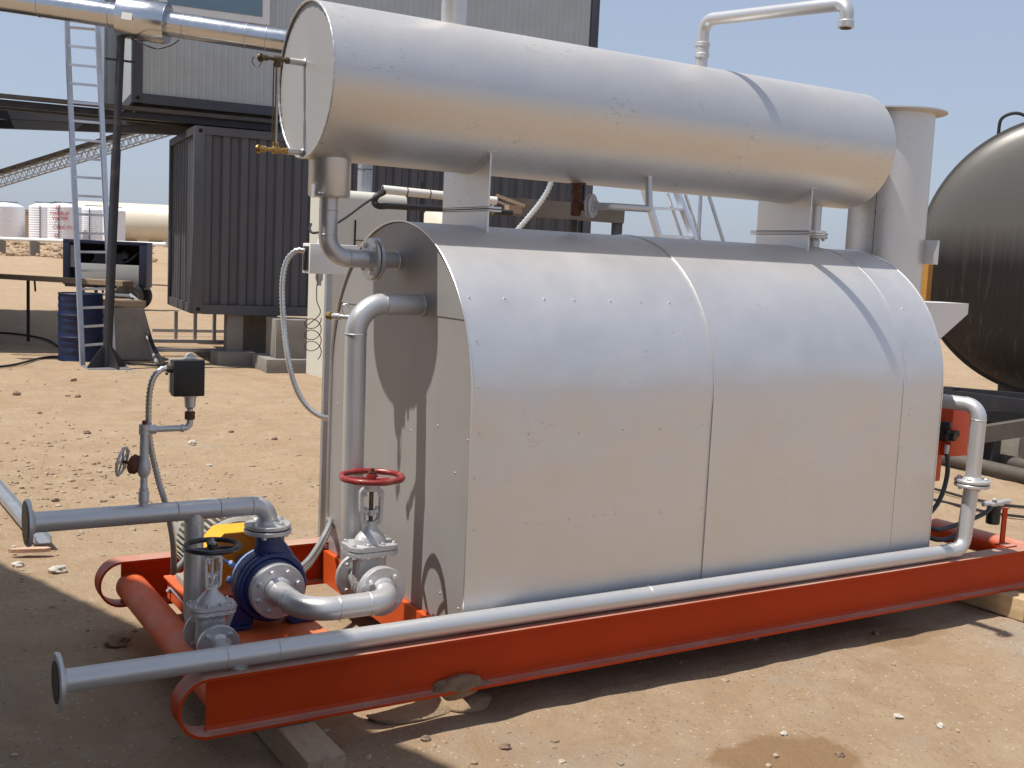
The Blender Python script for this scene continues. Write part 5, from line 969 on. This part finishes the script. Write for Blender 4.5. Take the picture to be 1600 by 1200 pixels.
# conveyor
cv = thing('inclined_conveyor', 'long lattice conveyor rising to the right behind the charcoal container', 'conveyor')
a_, b_ = at(-60, 307, 45), at(420, 160, 41); n_ = 44; off = V((0.5, 0.8, 0)) * 0.5; hgt = V((0, 0, 0.36))
b = MB(); b.bar(a_ + hgt + V((0, 0, 0.12)), b_ + hgt + V((0, 0, 0.12)), 0.7, 0.05); b.build('belt', M['cable'], cv)
b = MB()
for o2 in (V((0, 0, 0)), off):
    for h_ in (V((0, 0, 0)), hgt): b.bar(a_ + o2 + h_, b_ + o2 + h_, 0.05, 0.05)
    for k in range(n_):
        p0, p1 = a_.lerp(b_, k / n_) + o2, a_.lerp(b_, (k + 0.5) / n_) + o2 + hgt; p2 = a_.lerp(b_, (k + 1) / n_) + o2; b.bar(p0, p1, 0.025, 0.025); b.bar(p1, p2, 0.025, 0.025)
b.build('truss', M['galv'], cv)
b = MB()
for k in range(0, n_, 2): p0 = a_.lerp(b_, k / n_) + hgt; b.bar(p0, p0 + V((0.15, 0, 0.2)), 0.08, 0.10); 
b.build('idlers', M['galv'], cv)
for f in (0.02, 0.98): q = a_.lerp(b_, f); b = MB(); b.bar((q.x, q.y, 0), q, 0.12, 0.12, up=V((0, 1, 0))); b.build('leg', M['galv'], cv)

# ---------------------------------------------------------------- black tank at right and what carries it
bt = thing('bitumen_tank', 'huge black cylindrical tank at the right edge, sky reflection painted grey on its crown', 'tank')
TC = at(1668, 402, 12.0); TR = 1.525; TA = V((0.81, 0.586, 0)).normalized()
b = MB(); pr_ = [(0.02, -0.26)] + [(TR * math.sin(R_(a)) * 0.985, -0.26 + 0.26 * (1 - math.cos(R_(a))) ** 1.0) for a in (8, 16, 26, 36, 46, 56, 66, 76, 84)] + [(TR * 0.99, -0.005), (TR * 0.99, 0.0)]
b.lathe(pr_, TC, TA, 96); b.build('end_dish', M['tank'], bt, ang=60)
b = MB(); b.lathe([(TR * 0.99, 0.0), (TR + 0.02, 0.0), (TR + 0.02, 0.06), (TR, 0.065), (TR, 5.8)], TC, TA, 96, cap=False); b.build('shell', M['tank'], bt, ang=40)
b = MB(); q = TC + V((0.1, 0.1, TR)); hx = V((0.586, -0.81, 0)); b.tube(spline([q - hx * 0.78 + V((0, 0, -0.20)), q - hx * 0.76 + V((0, 0, -0.03)), q - hx * 0.62 + V((0, 0, 0.03)), q - hx * 0.46 + V((0, 0, -0.03)), q - hx * 0.38 + V((0, 0, -0.08))], 8), 0.018, 8); b.build('lifting_loop', M['cable'], bt)
b = MB(); b.box(at(1447, 450, 12.0), (0.075, 0.075, 0.56)); tag(b.build('yellow_plate', M['amber']), 'amber yellow upright plate glimpsed between chimney stack and black tank', 'plate')
tf = thing('tank_stand', 'dark steel stand of posts and long beams beneath the black tank', 'stand')
for (p0, p1, w_, h_, m_) in ((at(1470, 608, 11.7), at(1640, 622, 11.3), 0.08, 0.06, 'steel'), (at(1470, 618, 11.5), at(1640, 640, 11.1), 0.12, 0.14, 'steel'), (at(1505, 652, 11.6), at(1640, 656, 11.4), 0.15, 0.17, 'steel'), (at(1497, 684, 11.0), at(1640, 662, 10.9), 0.12, 0.16, 'brownsteel')):
    b = MB(); b.bar(p0, p1, w_, h_); b.build('beam', M[m_], tf)
for px, py, d in ((1487, 605, 11.5), (1551, 682, 11.0), (1640, 660, 11.0)): q = at(px, py, d); b = MB(); b.bar((q.x, q.y, 0), (q.x, q.y, q.z), 0.12, 0.12, up=V((0, 1, 0))); b.build('post', M['steel'], tf)
for k in (1.0, 4.0): q = TC + TA * k; b = MB(); b.box((q.x, q.y, (q.z - TR) / 2 + 0.05), (1.4, 0.2, q.z - TR + 0.4)); b.build('cradle', M['steel'], tf)
b = MB(); q = onz(1566, 712, 0); b.box(q + V((1.25, 0.15, 0.12)), (2.4, 0.6, 0.26), bev=0.02); tag(b.build('concrete_plinth', M['conc']), 'rough pale concrete plinth under the tank stand at right edge', 'plinth')
b = MB(); q = gd(1560, 640, 13.2); b.box(q + V((0.9, 0, 0.24)), (2.6, 0.7, 0.48), bev=0.02); tag(b.build('concrete_plinth', M['conc']), 'farther sunlit concrete plinth behind the tank stand', 'plinth')
for (y0, y1, lab) in ((698, 738, 'upper of two dark rusty pipes lying on the sand below the tank'), (712, 755, 'lower of two dark rusty pipes lying on the sand below the tank')):
    p0, p1 = onz(1440, y0 - 6, 0.07), onz(1660, y1 + 2, 0.07); b = MB(); b.cyl(p0, p1, 0.065, 16); tag(b.build('ground_pipe', M['brownsteel']), lab, 'pipe', 'dark pipes on the sand')
for pts, lab in (([(1440, 758), (1500, 775), (1560, 788), (1640, 796)], 'upper thin black cable across the sand at right'), ([(1440, 776), (1500, 790), (1550, 802), (1640, 812)], 'lower thin black cable across the sand at right')):
    b = MB(); b.tube([onz(x_, y_, 0.01) for x_, y_ in pts], 0.011, 8); tag(b.build('ground_cable', M['cable']), lab, 'cable')

# ---------------------------------------------------------------- timbers, loose things, stones
def timber(c0, c1, w_, h_, m_, lab):
    b = MB(); b.bar(c0, c1, w_, h_, bev=0.004)
    for v_ in b.bm.verts: v_.co += V((noise.noise(v_.co * 9), noise.noise(v_.co * 9 + V((5, 0, 0))), noise.noise(v_.co * 9 + V((0, 7, 0))))) * 0.006
    return tag(b.build('timber_block', M[m_]), lab, 'timber')
timber((-0.745, -0.42, 0.058), (-0.735, 1.7, 0.058), 0.14, 0.115, 'wood', 'weathered timber bearer sticking out beneath the left end of the skid')
timber((3.42, -0.28, 0.058), (3.42, 1.7, 0.058), 0.15, 0.115, 'woodl', 'pale cracked timber bearer beneath the right end of the skid')
timber((3.72, -0.33, 0.05), (3.66, 0.6, 0.05), 0.10, 0.10, 'woodl', 'second thinner timber piece beside the pale bearer at right')
b = MB(); p0, p1 = onz(-30, 735, 0.03), onz(68, 850, 0.03); dn = (p1 - p0).normalized(); sd2 = UZ.cross(dn).normalized(); b.prism([(-0.045, 0), (0.045, 0), (0.045, 0.045), (0.04, 0.045), (0.04, 0.006), (-0.04, 0.006), (-0.04, 0.045), (-0.045, 0.045)], p0, sd2, (0, 0, 1), p1 - p0); tag(b.build('steel_channel', M['galv']), 'length of grey steel channel lying on the sand at the left edge', 'channel')
b = MB(); b.prism([(-0.11, -0.015), (-0.08, -0.03), (0.09, -0.02), (0.12, 0.0), (0.10, 0.025), (-0.02, 0.03)], onz(45, 862, 0.02), (0.95, -0.3, 0), (0.3, 0.95, 0), (0, 0, 0.022)); tag(b.build('wood_offcut', M['plank']), 'splintered pale wood offcut lying near the left flange', 'wood scrap')
ST = [(92, 886, 0.042, 'w', 'whitish angular stone on the sand below the wood offcut'), (28, 878, 0.028, 'w', 'small rounded grey stone at the left of the wood offcut'), (183, 1000, 0.042, 'b', 'brown rounded stone half in shade by the far skid runner'), (86, 778, 0.022, 'b', 'reddish brown upright stone above the left flange'), (136, 674, 0.03, 'b', 'dark brown stone in the open sand left of the needle valve'),
      (429, 683, 0.026, 'b', 'brown stone on the sand left of the boiler end'), (361, 673, 0.02, 'b', 'small dark stone between the switch box and boiler end'), (327, 724, 0.02, 'w', 'pale stone on the sand beside the motor'), (122, 619, 0.03, 'b', 'small brown stone near the pole foot'), (62, 643, 0.02, 'b', 'small dark stone in the sand at upper left'), (115, 592, 0.035, 'b', 'brown clod beside the ladder foot'), (25, 613, 0.04, 'b', 'reddish clod at the left edge in the sand'),
      (522, 1013, 0.02, 'b', 'brown pebble on the sand right of the base plate'), (1404, 1113, 0.018, 'w', 'grey pebble in the foreground right of centre'), (1313, 1172, 0.015, 'b', 'rusty pebble near the bottom beside the stain'), (790, 1156, 0.018, 'b', 'dark pebble on the foreground sand below the rail'), (665, 1147, 0.016, 'b', 'small tan pebble at the edge of the rail shadow'), (1225, 1140, 0.014, 'w', 'white pebble above the damp stain'), (1470, 1130, 0.016, 'w', 'pale flat pebble in the right foreground'), (455, 1190, 0.03, 'b', 'dark grey stone beside the timber bearer end'), (300, 690, 0.035, 'w', 'flat pale scrap of stone on the sand beside the riser')]
for k, (px, py, rr_, kd, lab) in enumerate(ST):
    q = onz(px, py, rr_ * 0.4); q.z = gh(q.x, q.y) + rr_ * 0.35; b = MB(); b.ball(q, rr_, 3, (1.15, 0.9, 0.72 if kd == 'b' else 0.62), rough=0.55, seed=k); tag(b.build('stone', M['stonew' if kd == 'w' else 'stoneb'], ang=50), lab, 'stone', 'larger stones on the sand')
# sand heaped on the lower flange
b = MB(); q = V((-0.03, YN + 0.03, ZB + 0.012)); 
q = onz(720, 1075, 0.135); b.ball((q.x, YN + 0.035, ZB + 0.012), 0.10, 4, (1.25, 0.36, 0.45), rough=0.35, seed=4); tag(b.build('sand_heap', M['dirt']), 'small heap of dirt caught on the lower flange of the near skid rail', 'dirt heap')
for (px, py, rx, ry, rz, sd3) in ((655, 1117, 0.20, 0.09, 0.028, 1), (735, 1103, 0.12, 0.09, 0.036, 2)):
    q = onz(px, py, 0); b = MB(); b.ball((q.x, q.y + 0.06, -0.005), 1.0, 4, (rx, ry, rz), rough=0.12, seed=sd3); tag(b.build('sand_mound', M['ground']), 'low mound of sand in the shadow under the skid rail, ' + ('left one' if sd3 == 1 else 'right one'), 'sand mound')
# pebbles: too many to count
b = MB(); rnd = random.Random(11)
def peb(x, y, s_):
    z = gh(x, y); q = bmesh.ops.create_icosphere(b.bm, subdivisions=1, radius=s_)
    k = (rnd.uniform(0.7, 1.5), rnd.uniform(0.6, 1.1), rnd.uniform(0.35, 0.75)); Rm = Mx.Rotation(rnd.uniform(0, 6.3), 3, 'Z')
    for v_ in q['verts']:
        c = V((v_.co.x * k[0], v_.co.y * k[1], v_.co.z * k[2])) * (1 + rnd.uniform(-0.22, 0.22)); v_.co = Rm @ c + V((x, y, z + s_ * 0.15))
for k in range(3000):
    d = 2.2 + 14 * rnd.random() ** 1.6; px = rnd.uniform(-60, 1660); p_ = at(px, 600, d); x, y = p_.x, p_.y
    dens = noise.noise(V((x * 0.6, y * 0.6, 2))) + 0.25
    if px < 420 and 5 < d < 9: dens += 0.35
    if rnd.random() > 0.35 + dens: continue
    peb(x, y, (0.0035 + 0.012 * rnd.random() ** 3.2) * (1 + d * 0.05))
for k in range(450):
    q = onz(rnd.gauss(110, 110), rnd.gauss(735, 45), 0); peb(q.x, q.y, 0.006 + 0.022 * rnd.random() ** 2.5)
for k in range(500):
    q = onz(rnd.gauss(400, 130), rnd.gauss(760, 50), 0); peb(q.x, q.y, 0.004 + 0.015 * rnd.random() ** 2.5)
o = b.build('scattered_pebbles', M['pebble'], smooth=False); tag(o, 'countless small pebbles and crumbs scattered over the sand', 'pebbles', kind='stuff')
# berm rubble
b = MB()
for k in range(900):
    q = gd(rnd.uniform(-60, 240), 390, rnd.uniform(61, 71)); s_ = 0.05 + 0.22 * rnd.random() ** 2.5; z = gh(q.x, q.y); e = bmesh.ops.create_icosphere(b.bm, subdivisions=1, radius=s_)
    for v_ in e['verts']: v_.co = v_.co * (1 + rnd.uniform(-0.3, 0.3)) + V((q.x, q.y, z))
tag(b.build('berm_rubble', M['ground'], smooth=False), 'heaped sandy rubble along the far berm', 'rubble', kind='stuff')

# ---------------------------------------------------------------- unseen stand-ins added left of the view to throw shade on the sand
cn = thing('shade_canopy', 'unseen stand-in sheet canopy on posts, added left of the skid to cast shade', 'canopy')  # invented shape, sized so its shadow edge falls across the sand
HZ = 5.2; sh = V((-0.432 * HZ, 0.0742 * HZ, 0)); e0 = V((-0.20, -0.62, 0)) + sh; e1 = V((-1.55, 3.45, 0)) + sh; ed = (e1 - e0).normalized(); e0 = e0 - ed * 3.0; nn = V((-ed.y, ed.x, 0)); nn = nn if nn.x < 0 else -nn
b = MB(); P = []; Lx = (e1 - e0).length; k = 0
while k * 0.075 < Lx: P.append(e0 + ed * (k * 0.075) + V((0, 0, HZ + 0.02 * (k % 2)))); k += 1
b.sweep(P, nn * 11.0); b.sweep([p_ - UZ * 0.004 for p_ in P], nn * 11.0); b.build('roof_sheet', M['brownsteel'], cn)
b = MB(); b.bar(e0 + nn * 2.0 + UZ * 2.7, e1 + nn * 2.0 + UZ * 2.7, 0.05, 4.6); b.build('side_wall', M['brownsteel'], cn)  # added wall that blocks sky light to deepen the shade
for f, g_ in ((0.06, 1.5), (0.06, 5.8), (0.94, 1.0), (0.94, 5.8)): q = e0.lerp(e1, f) + nn * g_; b = MB(); b.bar((q.x, q.y, 0), (q.x, q.y, HZ), 0.12, 0.12, up=V((0, 1, 0))); b.build('post', M['steel'], cn)
lf = V((0.118, 1.0, 0)).normalized(); ls = V((lf.y, -lf.x, 0))
for lev in (0, 1):  # container stack added only for its shadow on the far sand
    q = gd(-45, 480, 17.6) ; q = q - ls * 2.44; q.z = lev * 2.6
    container(q, 2.44, 12.19, 2.59, M['dgrey'], M['fgrey'], 'long unseen charcoal container added left of the view to cast shade, ' + ('lower one' if lev == 0 else 'upper one'), 'container', pitch=0.3, sd=ls, bd=lf)

# ---------------------------------------------------------------- put every thing's origin at its base
def descend(o):
    out = []
    for c in o.children: out.append(c); out += descend(c)
    return out
bpy.context.view_layer.update()
for o in list(COL.objects):
    if o.parent or o.type in ('CAMERA', 'LIGHT') or o.get('_keep'): continue
    ds_ = [o] + descend(o) if o.type == 'MESH' else descend(o)
    lo = V((1e9,) * 3); hi = -lo
    for c in ds_:
        if c.type != 'MESH' or c.get('_inst'): continue
        for v_ in c.data.vertices:
            for i in range(3): lo[i] = min(lo[i], v_.co[i]); hi[i] = max(hi[i], v_.co[i])
    base = V(((lo.x + hi.x) / 2, (lo.y + hi.y) / 2, lo.z)); T = Mx.Translation(-base)
    for c in ds_:
        if c.get('_inst'):
            if not c.parent.get('_done_child'): pass
            c.matrix_local = T @ c.matrix_local
        elif c.type == 'MESH': c.data.transform(T)
    o.location = base
for o in COL.objects:
    for k in ('_inst', '_keep'):
        if k in o: del o[k]
